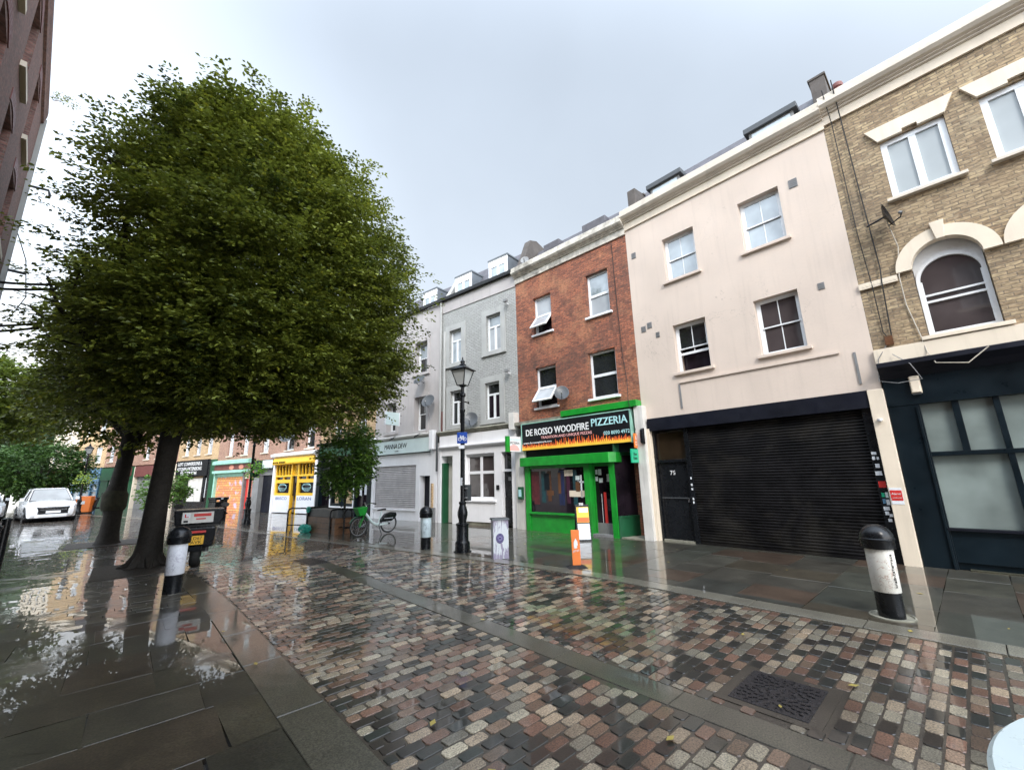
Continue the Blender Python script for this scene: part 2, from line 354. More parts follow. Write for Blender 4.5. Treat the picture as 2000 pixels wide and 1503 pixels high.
def build(name, mb, mat, parent=None, bevel=0, smooth=False, label=None, seg=2):
    me = bpy.data.meshes.new(name); me.from_pydata(mb.v, [], mb.f); me.update()
    o = bpy.data.objects.new(name, me); C.objects.link(o)
    me.materials.append(M[mat] if isinstance(mat, str) else mat)
    if smooth: me.polygons.foreach_set('use_smooth', [True]*len(me.polygons)); me.set_sharp_from_angle(angle=R(38))
    if bevel:
        b = o.modifiers.new('bevel', 'BEVEL'); b.width = bevel; b.segments = seg; b.limit_method = 'ANGLE'; b.angle_limit = R(40)
    if parent is not None: o.parent = parent
    if label: o['label'] = label
    return o
def thing(name, label, cat, loc=(0, 0, 0), rz=0, group=None):
    o = bpy.data.objects.new(name, None); C.objects.link(o); o.location = loc; o.rotation_euler = (0, 0, rz)
    o.empty_display_size = .2
    return cat_tag(o, label, cat, group)
def copy_tree(o, parent=None):
    c = o.copy(); C.objects.link(c); c.parent = parent
    for ch in list(o.children): copy_tree(ch, c)
    return c
def text(name, s, mat, parent, x, y, z, h=None, w=None, depth=.006, shear=0, bold=0, m3=None, spacing=1.0):
    """flat lettering in a facade frame: reads towards -x, faces +y; x,z = left-bottom of the line"""
    cu = bpy.data.curves.new(name, 'FONT'); cu.body = s; cu.extrude = depth/2; cu.shear = shear; cu.offset = bold; cu.resolution_u = 2; cu.space_character = spacing
    ob = bpy.data.objects.new(name, cu); C.objects.link(ob)
    dg = bpy.context.evaluated_depsgraph_get(); me = bpy.data.meshes.new_from_object(ob.evaluated_get(dg))
    bpy.data.objects.remove(ob); me.name = name
    co = np.empty(len(me.vertices)*3); me.vertices.foreach_get('co', co); co = co.reshape(-1, 3)
    mn, mx_ = co.min(0), co.max(0); sx = (w/(mx_[0]-mn[0])) if w else None; sy = (h/(mx_[1]-mn[1])) if h else sx
    if sx is None: sx = sy
    co[:, 0] = (co[:, 0]-mn[0])*sx; co[:, 1] = (co[:, 1]-mn[1])*sy
    if m3 is None: out = np.stack([x-co[:, 0], y+co[:, 2], z+co[:, 1]], 1)
    else: out = np.array([tuple(m3 @ Vector(c)) for c in co])
    me.vertices.foreach_set('co', out.ravel()); me.update()
    o = bpy.data.objects.new(name, me); C.objects.link(o); me.materials.clear(); me.materials.append(M[mat]); o.parent = parent
    return o
def bulk(name, V, F, mat, cols=None, parent=None, kind=None, smooth=False):
    """numpy mesh: V (n,3), F (m,k) with a colour per face"""
    me = bpy.data.meshes.new(name); n, (m, k) = len(V), F.shape
    me.vertices.add(n); me.vertices.foreach_set('co', V.astype(np.float32).ravel())
    me.loops.add(m*k); me.loops.foreach_set('vertex_index', F.astype(np.int32).ravel())
    me.polygons.add(m); me.polygons.foreach_set('loop_start', np.arange(0, m*k, k, dtype=np.int32)); me.polygons.foreach_set('loop_total', np.full(m, k, dtype=np.int32))
    me.polygons.foreach_set('use_smooth', np.zeros(m, dtype=bool)); me.update(calc_edges=True)
    if cols is not None:
        a = me.color_attributes.new('Col', 'FLOAT_COLOR', 'CORNER'); cc = np.ones((m, k, 4), np.float32); cc[:, :, :3] = cols[:, None, :]; a.data.foreach_set('color', cc.ravel())
    me.materials.append(M[mat]); o = bpy.data.objects.new(name, me); C.objects.link(o)
    if parent is not None: o.parent = parent
    if kind: o['kind'] = kind
    return o

# ------------------------------------------------------------------ the ground
def interp(tab, y):
    ys = [t[1] for t in tab]; xs = [t[0] for t in tab]; return np.interp(y, ys, xs)
KERB = [(5.78, -12), (5.78, 4.2), (5.55, 6.3), (4.62, 10.9), (4.08, 13.7), (3.35, 18), (2.5, 23), (1.45, 27.5), (-.4, 34), (-2.4, 40), (-5, 46), (-9, 54)]
LEFT = [(1.0, -12), (1.0, 7.5), (.86, 10), (.45, 12.5), (-.6, 16), (-2.2, 21), (-4.5, 28), (-7.5, 36), (-11, 46), (-15, 56)]
FAC = [(9.84, -6), (9.84, .85), (9.84, 5.62), (9.56, 10.02), (8.95, 13.95), (8.22, 18.2), (7.38, 22.85), (6.35, 27.1), (5.75, 29.3), (4.45, 34.0), (2.7, 39.2), (.6, 45), (-1.4, 49.2), (-3.3, 51.7), (-5.2, 56.5)]
def struct(name, mb, mat): o = build(name, mb, mat); o['kind'] = 'structure'; return o
def strip_mesh(tabA, offA, tabB, offB, ys, z):
    mb = MB()
    for a, b in zip(ys[:-1], ys[1:]):
        mb.poly([(interp(tabA, a)+offA, a, z), (interp(tabB, a)+offB, a, z), (interp(tabB, b)+offB, b, z), (interp(tabA, b)+offA, b, z)])
    return mb
struct('ground', MB().poly([(-400, -400, -.03), (400, -400, -.03), (400, 400, -.03), (-400, 400, -.03)]), 'asphalt')
ys = [-12, -4, 2, 4.2, 6.3, 8, 10, 12, 13.7, 16, 18, 21, 23, 27.5, 31, 34, 40, 46, 54]
struct('road_bed', strip_mesh(LEFT, .2, KERB, .05, ys, -.006), 'joint')
# kerb and granite strips, cut in lengths with joints
def lengths(name, tab, off, w, y0, y1, step, mat, z=.0, gap=.008):
    mb = MB(); y = y0
    while y < y1:
        L = step*random.uniform(.85, 1.15); b = min(y+L, y1); g = gap/2; dz = random.uniform(-.0015, .0015)
        p = [(interp(tab, y+g)+off, y+g), (interp(tab, y+g)+off+w, y+g), (interp(tab, b-g)+off+w, b-g), (interp(tab, b-g)+off, b-g)]
        mb.prism([(q[0], q[1], -.028) for q in p], [(q[0], q[1], z+dz) for q in p]); y = b
    o = build(name, mb, mat, bevel=.004, seg=1); o['kind'] = 'structure'; return o
lengths('kerb', KERB, 0, .30, -8, 54, .95, 'granite', .012)
lengths('gutter_strip', [(3.05, -12), (3.05, 60)], 0, .26, -6, 9.6, 1.15, 'granite_dark', .001)
lengths('granite_edging', LEFT, .0, .32, -6, 34, 1.2, 'granite_dark', .004)

PAL = np.array([[.34, .30, .235], [.30, .235, .175], [.24, .21, .165], [.35, .265, .19], [.16, .082, .056], [.19, .10, .07], [.21, .13, .09], [.14, .09, .062], [.012, .014, .011], [.018, .012, .008], [.012, .018, .016], [.022, .02, .015], [.009, .009, .008], [.20, .18, .145]])
def stones(name, cells, mat, cols, rnd=.34, sk=.007, tilt=.0035, zj=.0012, sides=True):
    """cells: array (cx, cy, hx, hy, z); each stone is an eight-cornered top with a sloping skirt"""
    n = len(cells); cx, cy, hx, hy, z0 = cells.T
    c = np.minimum(hx, hy)*rnd*2*.5
    ex = np.stack([hx, hx, hx-c, -(hx-c), -hx, -hx, -(hx-c), hx-c], 1); ey = np.stack([-(hy-c), hy-c, hy, hy, hy-c, -(hy-c), -hy, -hy], 1)
    ex = ex*(1+RNG.normal(0, .02, ex.shape)); ey = ey*(1+RNG.normal(0, .02, ey.shape))
    tx = RNG.normal(0, tilt, n)[:, None]; ty = RNG.normal(0, tilt, n)[:, None]; dz = RNG.normal(0, zj, n)[:, None]
    top = np.stack([cx[:, None]+ex, cy[:, None]+ey, z0[:, None]+dz+ex*tx+ey*ty], 2)
    if not sides:
        V = top.reshape(-1, 3); F = np.arange(n*8).reshape(n, 8); return bulk(name, V, F, mat, cols, kind='structure')
    g = sk*.55/np.maximum(np.hypot(ex, ey), .001)
    mid = np.stack([cx[:, None]+ex*(1+g), cy[:, None]+ey*(1+g), top[:, :, 2]-sk*.55], 2); bot = mid.copy(); bot[:, :, 2] -= .03
    V = np.concatenate([top, mid, bot], 1).reshape(-1, 3)
    b = np.arange(n)[:, None]*24
    # eight-gon split in quads so that one face size serves all
    tq = [np.concatenate([b+q for q in qq], 1) for qq in ((0, 1, 2, 3), (0, 3, 4, 7), (4, 5, 6, 7))]
    sd_ = []
    for r0 in (0, 8):
        for i in range(8): j = (i+1) % 8; sd_.append(np.concatenate([b+r0+8+i, b+r0+8+j, b+r0+j, b+r0+i], 1))
    F = np.concatenate(tq+sd_, 0); return bulk(name, V, F, mat, np.tile(cols, (len(F)//n, 1)), kind='structure')
cells = []
y = -2.6; row = 0
while y < 46:
    l, k = interp(LEFT, y)+.34, interp(KERB, y)-.012
    x = l + (.09 if row % 2 else 0) - .18
    ph = random.uniform(0, .03)
    while x < k:
        L = .172*random.uniform(.90, 1.10); a, b_ = x+ph, x+ph+L-random.uniform(.016, .024); x += L
        a = max(a, l)
        if b_ > k: b_ = k
        if y < 9.6:
            if a < 3.05 < b_: b_ = 3.04
            elif 3.05 <= a < 3.32: a = 3.32
        if b_-a < .045: continue
        if 3.38 < (a+b_)/2 < 4.12 and .93 < y < 1.60: continue
        cells.append(((a+b_)/2+random.uniform(-.004, .004), y+random.uniform(-.003, .003), (b_-a)/2, .0400*random.uniform(.92, 1.06), 0.0))
    y += .0985; row += 1
cells = np.array(cells)
def patchy(xy, sc):   # slow drift of tone over the road, so that worn and dirty areas show
    return .5+.25*(np.sin(xy[:, 0]*1.3/sc+1.7*np.sin(xy[:, 1]*.8/sc))+np.sin(xy[:, 1]*1.1/sc+2.1*np.sin(xy[:, 0]*.7/sc+1)))
pw = np.array([1.2, 1.2, 1.2, .9, 1.2, 1.3, .9, 1.0, 1.35, 1.3, 1.3, 1.2, 1.0, 1.3]); pw /= pw.sum()
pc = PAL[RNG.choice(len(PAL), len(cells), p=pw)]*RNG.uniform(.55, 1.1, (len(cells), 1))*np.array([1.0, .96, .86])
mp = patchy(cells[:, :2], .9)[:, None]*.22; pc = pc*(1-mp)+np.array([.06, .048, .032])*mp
near = cells[:, 1] < 11
stones('road_setts', cells[near], 'sett', pc[near])
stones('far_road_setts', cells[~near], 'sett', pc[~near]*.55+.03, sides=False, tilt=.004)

def slabs(name, x0, x1f, x0f, yr, sy, sx, mat, palette, gap=.006, tilt=.0012, z=0, split=None, alongY=False):
    cs = []; y = yr[0]; r = 0
    while y < yr[1]:
        h = sy*random.choice((.8, 1, 1, 1.25)) if not alongY else sy
        a0, a1 = x0f(y+h/2), x1f(y+h/2); x = a0-random.uniform(0, sx)
        while x < a1:
            L = sx*random.uniform(.7, 1.35); a, b_ = max(x, a0)+gap/2, min(x+L, a1)-gap/2; x += L
            if b_-a > .05: cs.append(((a+b_)/2, y+h/2, (b_-a)/2, h/2-gap/2, z))
        y += h; r += 1
    cs = np.array(cs); pal = np.array(palette); col = pal[RNG.integers(0, len(pal), len(cs))]*RNG.uniform(.84, 1.16, (len(cs), 1))
    return stones(name, cs, mat, col, rnd=.012, sk=.004, tilt=tilt, zj=.0008)
YP = [(.068, .056, .038), (.062, .058, .042), (.057, .058, .045), (.075, .050, .034), (.064, .058, .045), (.054, .053, .043), (.068, .064, .050)]
slabs('footway', 0, lambda y: interp(FAC, y)-.0, lambda y: interp(KERB, y)+.305, (-6, 54), .62, .85, 'york', YP, z=.012)
GP = [(.034, .030, .019), (.038, .031, .020), (.032, .030, .021), (.037, .028, .018), (.040, .035, .024)]
slabs('pavement', 0, lambda y: interp(LEFT, y)-.005, lambda y: interp(LEFT, y)-6.0, (-5, 7.4), .68, .8, 'slab_wet', GP, z=.003, gap=.004)
slabs('block_pavement', 0, lambda y: interp(LEFT, y)-.005, lambda y: interp(LEFT, y)-8.0, (7.4, 27), .16, .3, 'slab_wet', [(.05, .044, .03), (.07, .06, .042), (.04, .036, .027)], z=.003, alongY=True, tilt=.004)

# manhole cover and its mortar bed, drain
g_ = build('manhole_surround', MB().box(3.40, 4.10, .93, 1.59, -.02, -.001), 'joint'); g_['kind'] = 'structure'
mh = thing('manhole_cover', 'rusty dark rectangular cast iron manhole cover with fan pattern, set among the setts', 'manhole cover', (3.75, 1.26, .0), 0)
mb = MB().ext([(-.28, -.002), (.28, -.002), (.28, .004), (-.28, .004)], -.25, .25)
build('frame', mb, 'grate', mh, bevel=.003)
mb = MB()
for cxx, cyy in ((-.13, .0), (.14, -.03)):
    for rr in (.04, .075, .11, .145, .18, .215):
        n = int(rr*115)
        for i in range(n):
            a = 2*math.pi*i/n + rr*9; px, py = cxx+rr*math.cos(a), cyy+rr*math.sin(a)
            if abs(px) > .25 or abs(py) > .225: continue
            if (cxx < 0 and px > .0) or (cxx > 0 and px < .012): continue
            ca, sa = math.cos(a), math.sin(a); l, w = .013, .0065
            q = [(px+ca*u*l-sa*v*w, py+sa*u*l+ca*v*w) for u, v in ((-1, -1), (1, -1), (1, 1), (-1, 1))]
            mb.prism([(p[0], p[1], .003) for p in q], [(p[0], p[1], .010) for p in q])
build('raised_pattern', mb, 'grate', mh)
dr = thing('drain_grating', 'narrow black slotted drain grating in the far setts, before the bike stands', 'drain', (3.08, 9.65, .002), R(6))
mb = MB().box(-.22, .22, -.45, .45, -.005, .004)
build('frame', mb, 'grate', dr)
mb = MB()
for i in range(14): mb.box(-.17, .17, -.41+i*.06, -.385+i*.06, .004, .012)
build('bars', mb, 'grate', dr)
pit = struct('tree_pit', MB().ext([(-.62, -.02), (.62, -.02), (.62, .015), (-.62, .015)], -.85, .9), 'soil'); pit.location = (.38, 11.6, 0)
pit2 = struct('tree_pit_far', MB().ext([(-.8, -.02), (.8, -.02), (.8, .012), (-.8, .012)], -.8, .8), 'soil'); pit2.location = (-.2, 17.6, 0)

# ------------------------------------------------------------------ facades (x along the street, y towards it, z up)
def root_at(i, name, label, cat='building', off=0):
    P_, Q_ = FAC[i], FAC[i+1]; a = math.atan2(Q_[1]-P_[1], Q_[0]-P_[0]); L = math.hypot(Q_[0]-P_[0], Q_[1]-P_[1])
    return thing(name, label, cat, (P_[0], P_[1], 0), a), L
def W2(i, x, y, z=0):
    """facade frame -> world"""
    P_, Q_ = FAC[i], FAC[i+1]; a = math.atan2(Q_[1]-P_[1], Q_[0]-P_[0])
    return (P_[0]+x*math.cos(a)-y*math.sin(a), P_[1]+x*math.sin(a)+y*math.cos(a), z), a
def wall(root, x0, x1, z0, z1, ops, mat, rev=.35, name='wall', y=0., zb=None, deep=9, body=True, top=None):
    xs = sorted({x0, x1, *[v for o in ops for v in o[:2] if x0 < v < x1]}); zs = sorted({z0, z1, *[v for o in ops for v in o[2:4] if z0 < v < z1]})
    mb = MB()
    for a, b in zip(xs[:-1], xs[1:]):
        for c, d in zip(zs[:-1], zs[1:]):
            mx_, mz = (a+b)/2, (c+d)/2
            if any(o[0] < mx_ < o[1] and o[2] < mz < o[3] for o in ops): continue
            mb.poly([(b, y, c), (a, y, c), (a, y, d), (b, y, d)])
    for o in ops:
        a, b, c, d = o[:4]
        mb.poly([(a, y, c), (a, y-rev, c), (a, y-rev, d), (a, y, d)]); mb.poly([(b, y, c), (b, y, d), (b, y-rev, d), (b, y-rev, c)])
        mb.poly([(a, y, d), (a, y-rev, d), (b, y-rev, d), (b, y, d)]); mb.poly([(a, y, c), (b, y, c), (b, y-rev, c), (a, y-rev, c)])
    # returns and the mass of the house behind
    mb.poly([(x0, y, z0), (x0, y, z1), (x0, y-rev, z1), (x0, y-rev, z0)]); mb.poly([(x1, y, z0), (x1, y-rev, z0), (x1, y-rev, z1), (x1, y, z1)])
    mb.poly([(x0, y, z1), (x1, y, z1), (x1, y-rev, z1), (x0, y-rev, z1)])
    if body: mb.box(x0+.002, x1-.002, y-deep, y-rev, 0 if zb is None else zb, (top or z1)-.02)
    return build(name, mb, mat, root)
def bars(mb, x0, x1, z0, z1, y0, y1, t, vs=(), hs=(), b=None):
    b = b or t*.45
    mb.box(x0, x0+t, y0, y1, z0, z1); mb.box(x1-t, x1, y0, y1, z0, z1); mb.box(x0+t, x1-t, y0, y1, z1-t, z1); mb.box(x0+t, x1-t, y0, y1, z0, z0+t)
    for v in vs: mb.box(v-b, v+b, y0+.003, y1-.003, z0+t, z1-t)
    for h_ in hs: mb.box(x0+t, x1-t, y0+.006, y1-.006, h_-b, h_+b)
def window(root, x0, x1, z0, z1, style='sash22', gl='glass_dark', rec=.14, fm='upvc', sill='cornice', t=.055, gl2=None, label=None, sz=.07, so=.07, sx=.08):
    mb = MB(); ya, yb = -rec-.07, -rec; zm = (z0+z1)/2; xm = (x0+x1)/2; e_ = .004
    x0 += e_; x1 -= e_; z0 += e_; z1 -= e_
    panes = []
    if style in ('sash22', 'sash11', 'sashopen'):
        mb.box(x0, x0+t, ya, yb, z0, z1); mb.box(x1-t, x1, ya, yb, z0, z1); mb.box(x0+t, x1-t, ya, yb, z1-t*.8, z1); mb.box(x0+t, x1-t, ya, yb, z0, z0+t*.8)
        q = .028
        bars(mb, x0+t, x1-t, zm-.02, z1-t*.8, yb-.034, yb-.008, q, [xm] if style != 'sash11' else [], [], .009)
        lo = z0+t*.8 if style != 'sashopen' else zm-.12
        if style == 'sashopen':
            mb.box(x0+t, x1-t, yb-.065, yb-.04, zm-.16, zm-.10); mb.box(xm-.008, xm+.008, yb-.065, yb-.04, zm-.10, zm-.02)
        else: bars(mb, x0+t, x1-t, lo, zm+.02, yb-.066, yb-.038, q+.004, [xm] if style != 'sash11' else [], [], .009)
        panes = [(x0+t, x1-t, zm, z1-t, yb-.022, gl)]
        if style != 'sashopen': panes.append((x0+t, x1-t, z0+t*.8, zm, yb-.052, gl2 or gl))
    elif style == 'two':
        bars(mb, x0, x1, z0, z1, ya, yb, t*1.3, [xm], [], .05); panes = [(x0+t, x1-t, z0+t, z1-t, yb-.035, gl)]
    elif style == 'three':
        zt = z0+(z1-z0)*.68
        bars(mb, x0, x1, z0, z1, ya, yb, t, [], [zt], .032); mb.box(xm-.045, xm+.045, ya+.004, yb-.004, z0+t, zt-.03)
        panes = [(x0+t, x1-t, zt, z1-t, yb-.035, gl), (x0+t, x1-t, z0+t, zt, yb-.036, gl2 or gl)]
    elif style in ('top', 'topopen'):
        zt = z0+(z1-z0)*.49
        bars(mb, x0, x1, z0, z1, ya, yb, t*1.1, [], [zt], .04)
        panes = [(x0+t, x1-t, zt, z1-t, yb-.035, gl)]
        if style == 'top': panes.append((x0+t, x1-t, z0+t, zt, yb-.036, gl2 or gl))
        else: panes.append((x0+t, x1-t, z0+t, zt, yb-.068, 'glass_shop'))
    elif style == 'georgian':
        bars(mb, x0, x1, z0, z1, ya, yb, t, [x0+(x1-x0)*.34, x0+(x1-x0)*.66], [z0+(z1-z0)*k for k in (.2, .4, .6, .8)], .012)
        panes = [(x0+t, x1-t, z0+t, z1-t, yb-.035, gl)]
    f = build('window', mb, fm, root, label=label)
    for a, b, c, d, y, g in panes:
        build('pane', MB().poly([(b, y, c), (a, y, c), (a, y, d), (b, y, d)]), g, f)
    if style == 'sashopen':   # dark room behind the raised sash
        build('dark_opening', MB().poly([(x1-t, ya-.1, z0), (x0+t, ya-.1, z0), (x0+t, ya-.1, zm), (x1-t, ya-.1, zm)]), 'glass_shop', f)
    if style == 'topopen':
        zt = z0+(z1-z0)*.49; a = R(38); L = zt-z0-.06; m = MB()
        bars(m, x0+.03, x1-.03, -L, 0, -.02, .02, .05)
        mt = Matrix.Translation((0, yb+.01, zt-.02)) @ Matrix.Rotation(a, 4, 'X'); m.xf(mt)
        c_ = build('open_casement', m, fm, f)
        p = MB().poly([(x1-.07, 0, -L+.04), (x0+.07, 0, -L+.04), (x0+.07, 0, -.04), (x1-.07, 0, -.04)]).xf(mt); build('pane', p, 'curtain', f)
    if sill:
        build('sill', MB().ext([(x0-sx, z0-sz), (x1+sx, z0-sz), (x1+sx, z0-.004), (x0-sx, z0-.004)], -rec+.004, so), sill, f, bevel=.006)
    return f
def mould(root, x0, x1, prof, mat, name='cornice', bev=0):
    """horizontal moulding: prof = [(y, z)] outer line from the bottom up, closed at the wall"""
    pts = [(-.02, prof[0][1])]+prof+[(-.02, prof[-1][1])]
    return build(name, MB().extx(pts, x0, x1), mat, root, bevel=bev)
def board(root, name, x0, x1, z0, z1, y0, y1, mat, bevel=0, label=None): return build(name, MB().box(x0, x1, y0, y1, z0, z1), mat, root, bevel=bevel, label=label)
def shutter(root, x0, x1, z0, z1, mat, pitch=.075, y=-.06, name='roller_shutter', amp=.018):
    mb = MB(); n = int(round((z1-z0)/pitch)); p = (z1-z0)/n; prof = []
    for i in range(n):
        z = z0+i*p; prof += [(y, z), (y+amp, z+p*.18), (y+amp*1.15, z+p*.5), (y+amp*.8, z+p*.82)]
    prof.append((y, z1)); vs = []; fs = []
    nx = 2
    for (yy, zz) in prof: vs += [(x0, yy, zz), (x1, yy, zz)]
    for j in range(len(prof)-1): fs.append((2*j+1, 2*j, 2*j+2, 2*j+3))
    mb._a(vs, fs); mb.box(x0, x1, y-.02, y+.03, z0-.0, z0+.05)
    return build(name, mb, mat, root)
def cornice_std(root, x0, x1, zb, mat='cornice', H=.36, name='cornice', fr='pale_cream', F=.2):
    board(root, 'frieze', x0, x1, zb, zb+F, -.02, .045, fr)
    z = zb+F; k = H/.5
    mould(root, x0, x1, [(.05, z), (.09, z+.015*k), (.09, z+.05*k), (.14, z+.075*k), (.14, z+.10*k), (.2, z+.13*k), (.245, z+.2*k), (.25, z+.21*k), (.25, z+.30*k), (.22, z+.305*k), (.22, z+(.47)*k), (.20, z+H)], mat, name)

# ---- yellow stock brick building at the right
b0, L0 = root_at(0, 'brick_building', 'yellow stock brick building with arched white surrounds and a black shopfront, at the right edge')
ops = []
for k in range(4):
    xc = 5.675-1.28*k
    ops += [(xc-.435, xc+.435, 6.44, 7.66), (xc-.43, xc+.43, 3.76, 5.46)]
wall(b0, -.4, L0, 3.42, 8.6, ops, 'yellow_brick', zb=0, top=8.9)
for k in range(4):
    xc = 5.675-1.28*k
    window(b0, xc-.435, xc+.435, 6.44, 7.66, 'two', 'glass_frost', rec=.05, sill='cornice', sz=.06, so=.10, t=.07)
    h_ = MB().ext([(xc-.45, 7.665), (xc-.10, 7.665), (xc-.10, 7.72), (xc+.10, 7.72), (xc+.10, 7.665), (xc+.45, 7.665), (xc+.6, 7.965), (xc-.6, 7.965)], -.02, .055)
    build('lintel', h_, 'pale_cream', b0, bevel=.004)
    # arched opening: archivolt, keystone, window with a round head
    pts = []; n = 26; zc = 5.0
    for i in range(n+1): a = math.pi*i/n; pts.append((xc+.632*math.cos(a), zc+.632*math.sin(a)))
    for i in range(n, -1, -1): a = math.pi*i/n; pts.append((xc+.425*math.cos(a), zc+.425*math.sin(a)))
    mb = MB()
    for i in range(n):
        a0, a1 = math.pi*i/n, math.pi*(i+1)/n
        q = [(xc+r*math.cos(a), zc+r*math.sin(a)) for r, a in ((.425, a0), (.632, a0), (.632, a1), (.425, a1))]
        mb.prism([(p[0], -.10, p[1]) for p in q], [(p[0], .07, p[1]) for p in q])
    ar = build('archivolt', mb, 'pale_cream', b0)
    build('keystone', MB().ext([(xc-.05, 5.40), (xc+.05, 5.40), (xc+.09, 5.72), (xc-.09, 5.72)], .0, .11), 'pale_cream', ar, bevel=.004)
    mb = MB(); ya, yb = -.21, -.13; r0 = .42; t = .055; zs = 4.78
    mb.box(xc-r0, xc-r0+t, ya, yb, 3.77, zs); mb.box(xc+r0-t, xc+r0, ya, yb, 3.77, zs); mb.box(xc-r0+t, xc+r0-t, ya, yb, 3.77, 3.77+t*1.4)
    for i in range(n):
        a0, a1 = math.pi*i/n, math.pi*(i+1)/n
        q = [(xc+c*math.cos(a), zs+c*math.sin(a)*1.02) for c, a in ((r0-t, a0), (r0, a0), (r0, a1), (r0-t, a1))]
        mb.prism([(p[0], ya, p[1]) for p in q], [(p[0], yb, p[1]) for p in q])
        q = [(xc+r0*math.cos(a0), zs+r0*math.sin(a0)*1.02), (xc+r0*math.cos(a0), 5.45), (xc+r0*math.cos(a1), 5.45), (xc+r0*math.cos(a1), zs+r0*math.sin(a1)*1.02)]
        mb.prism([(p[0], ya-.01, p[1]) for p in q], [(p[0], yb-.02, p[1]) for p in q])
    mb.box(xc-r0+t, xc+r0-t, ya+.02, yb-.01, 4.50, 4.53); mb.box(xc-r0+t, xc+r0-t, ya+.02, yb-.01, 4.38, 4.415)
    mb.box(xc-r0+t, xc-r0+t+.018, ya+.02, yb-.015, 3.8, zs); mb.box(xc+r0-t-.018, xc+r0-t, ya+.02, yb-.015, 3.8, zs)
    f = build('arched_window', mb, 'upvc', b0)
    pp = [(xc+(r0-t+.01)*math.cos(math.pi*i/n), -.18, zs+(r0-t+.01)*math.sin(math.pi*i/n)) for i in range(n+1)]
    build('pane', MB().poly(list(reversed([(xc+r0-t+.01, -.18, 3.82)]+pp+[(xc-r0+t-.01, -.18, 3.82)]))), 'glass_brown', f)
    build('sill', MB().box(xc-.52, xc+.52, -.12, .10, 3.70, 3.765), 'pale_cream', f, bevel=.006)
edges = [L0]+[5.675-1.28*k+s*.64 for k in range(4) for s in (.985, -.985)]+[-.4]
mb = MB()
for a, b in zip(edges[0::2], edges[1::2]):
    if a-b > .02: mb = MB().box(b, a, -.02, .05, 4.87, 4.985); [mb.box(x, x+.03, .045, .056, 4.90, 4.945) for x in np.arange(b+.02, a-.04, .055)]; build('string_course', mb, 'pale_cream', b0)
board(b0, 'sill_band', -.4, L0, 3.42, 3.685, -.02, .075, 'pale_cream', .004)
cornice_std(b0, -.4, L0-.02, 8.57)
mould(b0, -.4, L0-.02, [(.06, 3.12), (.10, 3.16), (.16, 3.22), (.27, 3.30), (.29, 3.31), (.29, 3.385), (.2, 3.41)], 'navy2', 'shopfront_cornice')
board(b0, 'fascia', -.4, L0-.03, 2.64, 3.125, -.3, .05, 'navy')
mb = MB().box(6.42, L0-.03, -.3, .04, 0, 2.64).box(6.44, 6.47, .04, .07, 0, 2.6)
for a, b in ((5.965, 6.05), (5.53, 5.60), (5.05, 5.15), (4.6, 4.68), (3.7, 3.78), (2.8, 2.88), (1.9, 1.98), (1, 1.08), (.1, .18)): mb.box(a, b, -.12, .01, 1.83 if a in (5.965, 5.05) else .62, 2.64)
mb.box(-.4, 6.42, -.14, .02, 1.765, 1.835); mb.box(-.4, 6.42, -.3, .01, .12, .60); mb.box(-.4, 6.42, -.3, -.03, 0, .12)
fr = build('shopfront', mb, 'navy', b0, bevel=.003)
build('sill', MB().box(-.4, 6.46, -.1, .07, .60, .635), 'navy2', fr)
build('pane', MB().poly([(6.42, -.08, .63), (-.4, -.08, .63), (-.4, -.08, 1.77), (6.42, -.08, 1.77)][::-1]), 'glass_milk', fr)
build('pane', MB().poly([(6.42, -.081, 1.83), (-.4, -.081, 1.83), (-.4, -.081, 2.64), (6.42, -.081, 2.64)][::-1]), 'glass_milk', fr)
build('threshold', MB().box(-.4, 6.3, -.05, .07, .0, .03), 'moss_dark', b0)
bl = thing('bulkhead_light', 'cream plastic wall light box fixed on the black fascia at the right', 'wall light', W2(0, 6.41, .05, 2.96)[0], W2(0, 0, 0)[1])
build('housing', MB().prism([(-.07, 0, -.15), (.07, 0, -.15), (.07, 0, .16), (-.07, 0, .16)], [(-.055, .09, -.13), (.055, .09, -.13), (.06, .06, .16), (-.06, .06, .16)]), 'pale_cream', bl, bevel=.012)
build('lens', MB().box(-.05, .05, .01, .075, -.165, -.15), 'dark_gray', bl)

# ---- cream rendered building
b1, L1 = root_at(1, 'cream_building', 'cream rendered building with four sash windows above a wide black roller shutter')
wins = [(2.87, 3.69, 4.03, 5.27), (.96, 1.80, 4.03, 5.29), (2.87, 3.71, 6.49, 7.72), (.96, 1.80, 6.49, 7.75)]
wall(b1, .0, L1, 2.97, 8.5, wins, 'cream', zb=0, top=8.9)
window(b1, *wins[0], 'sashopen', 'glass_dark', sill='cream', label='sash window with its lower sash raised')
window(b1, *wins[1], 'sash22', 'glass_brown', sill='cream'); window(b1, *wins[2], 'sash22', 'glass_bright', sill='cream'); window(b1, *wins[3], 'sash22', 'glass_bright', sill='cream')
cornice_std(b1, -.02, L1, 8.5)
build('drip_mould', MB().box(.49, 3.68, -.02, .035, 3.76, 3.80), 'cream', b1)
build('wall_conduit', MB().box(3.66, 3.70, -.01, .02, 3.14, 3.73), 'mid_gray', b1); build('wall_conduit', MB().box(.25, .29, -.01, .02, 3.12, 3.73), 'mid_gray', b1)
for a, b, c, d in ((4.42, 4.55, 5.33, 5.49), (4.24, 4.37, 5.39, 5.55), (4.05, 4.15, 5.08, 5.22), (.50, .61, 5.12, 5.26), (.60, .76, 7.54, 7.74), (4.5, 4.63, 7.55, 7.72)):
    mb = MB().box(a, b, -.01, .012, c, d)
    for q in range(5): zz = c+(d-c)*(q+.5)/5; mb.box(a+.01, b-.01, .012, .018, zz-.004, zz+.006)
    build('air_vent', mb, 'mid_gray', b1)
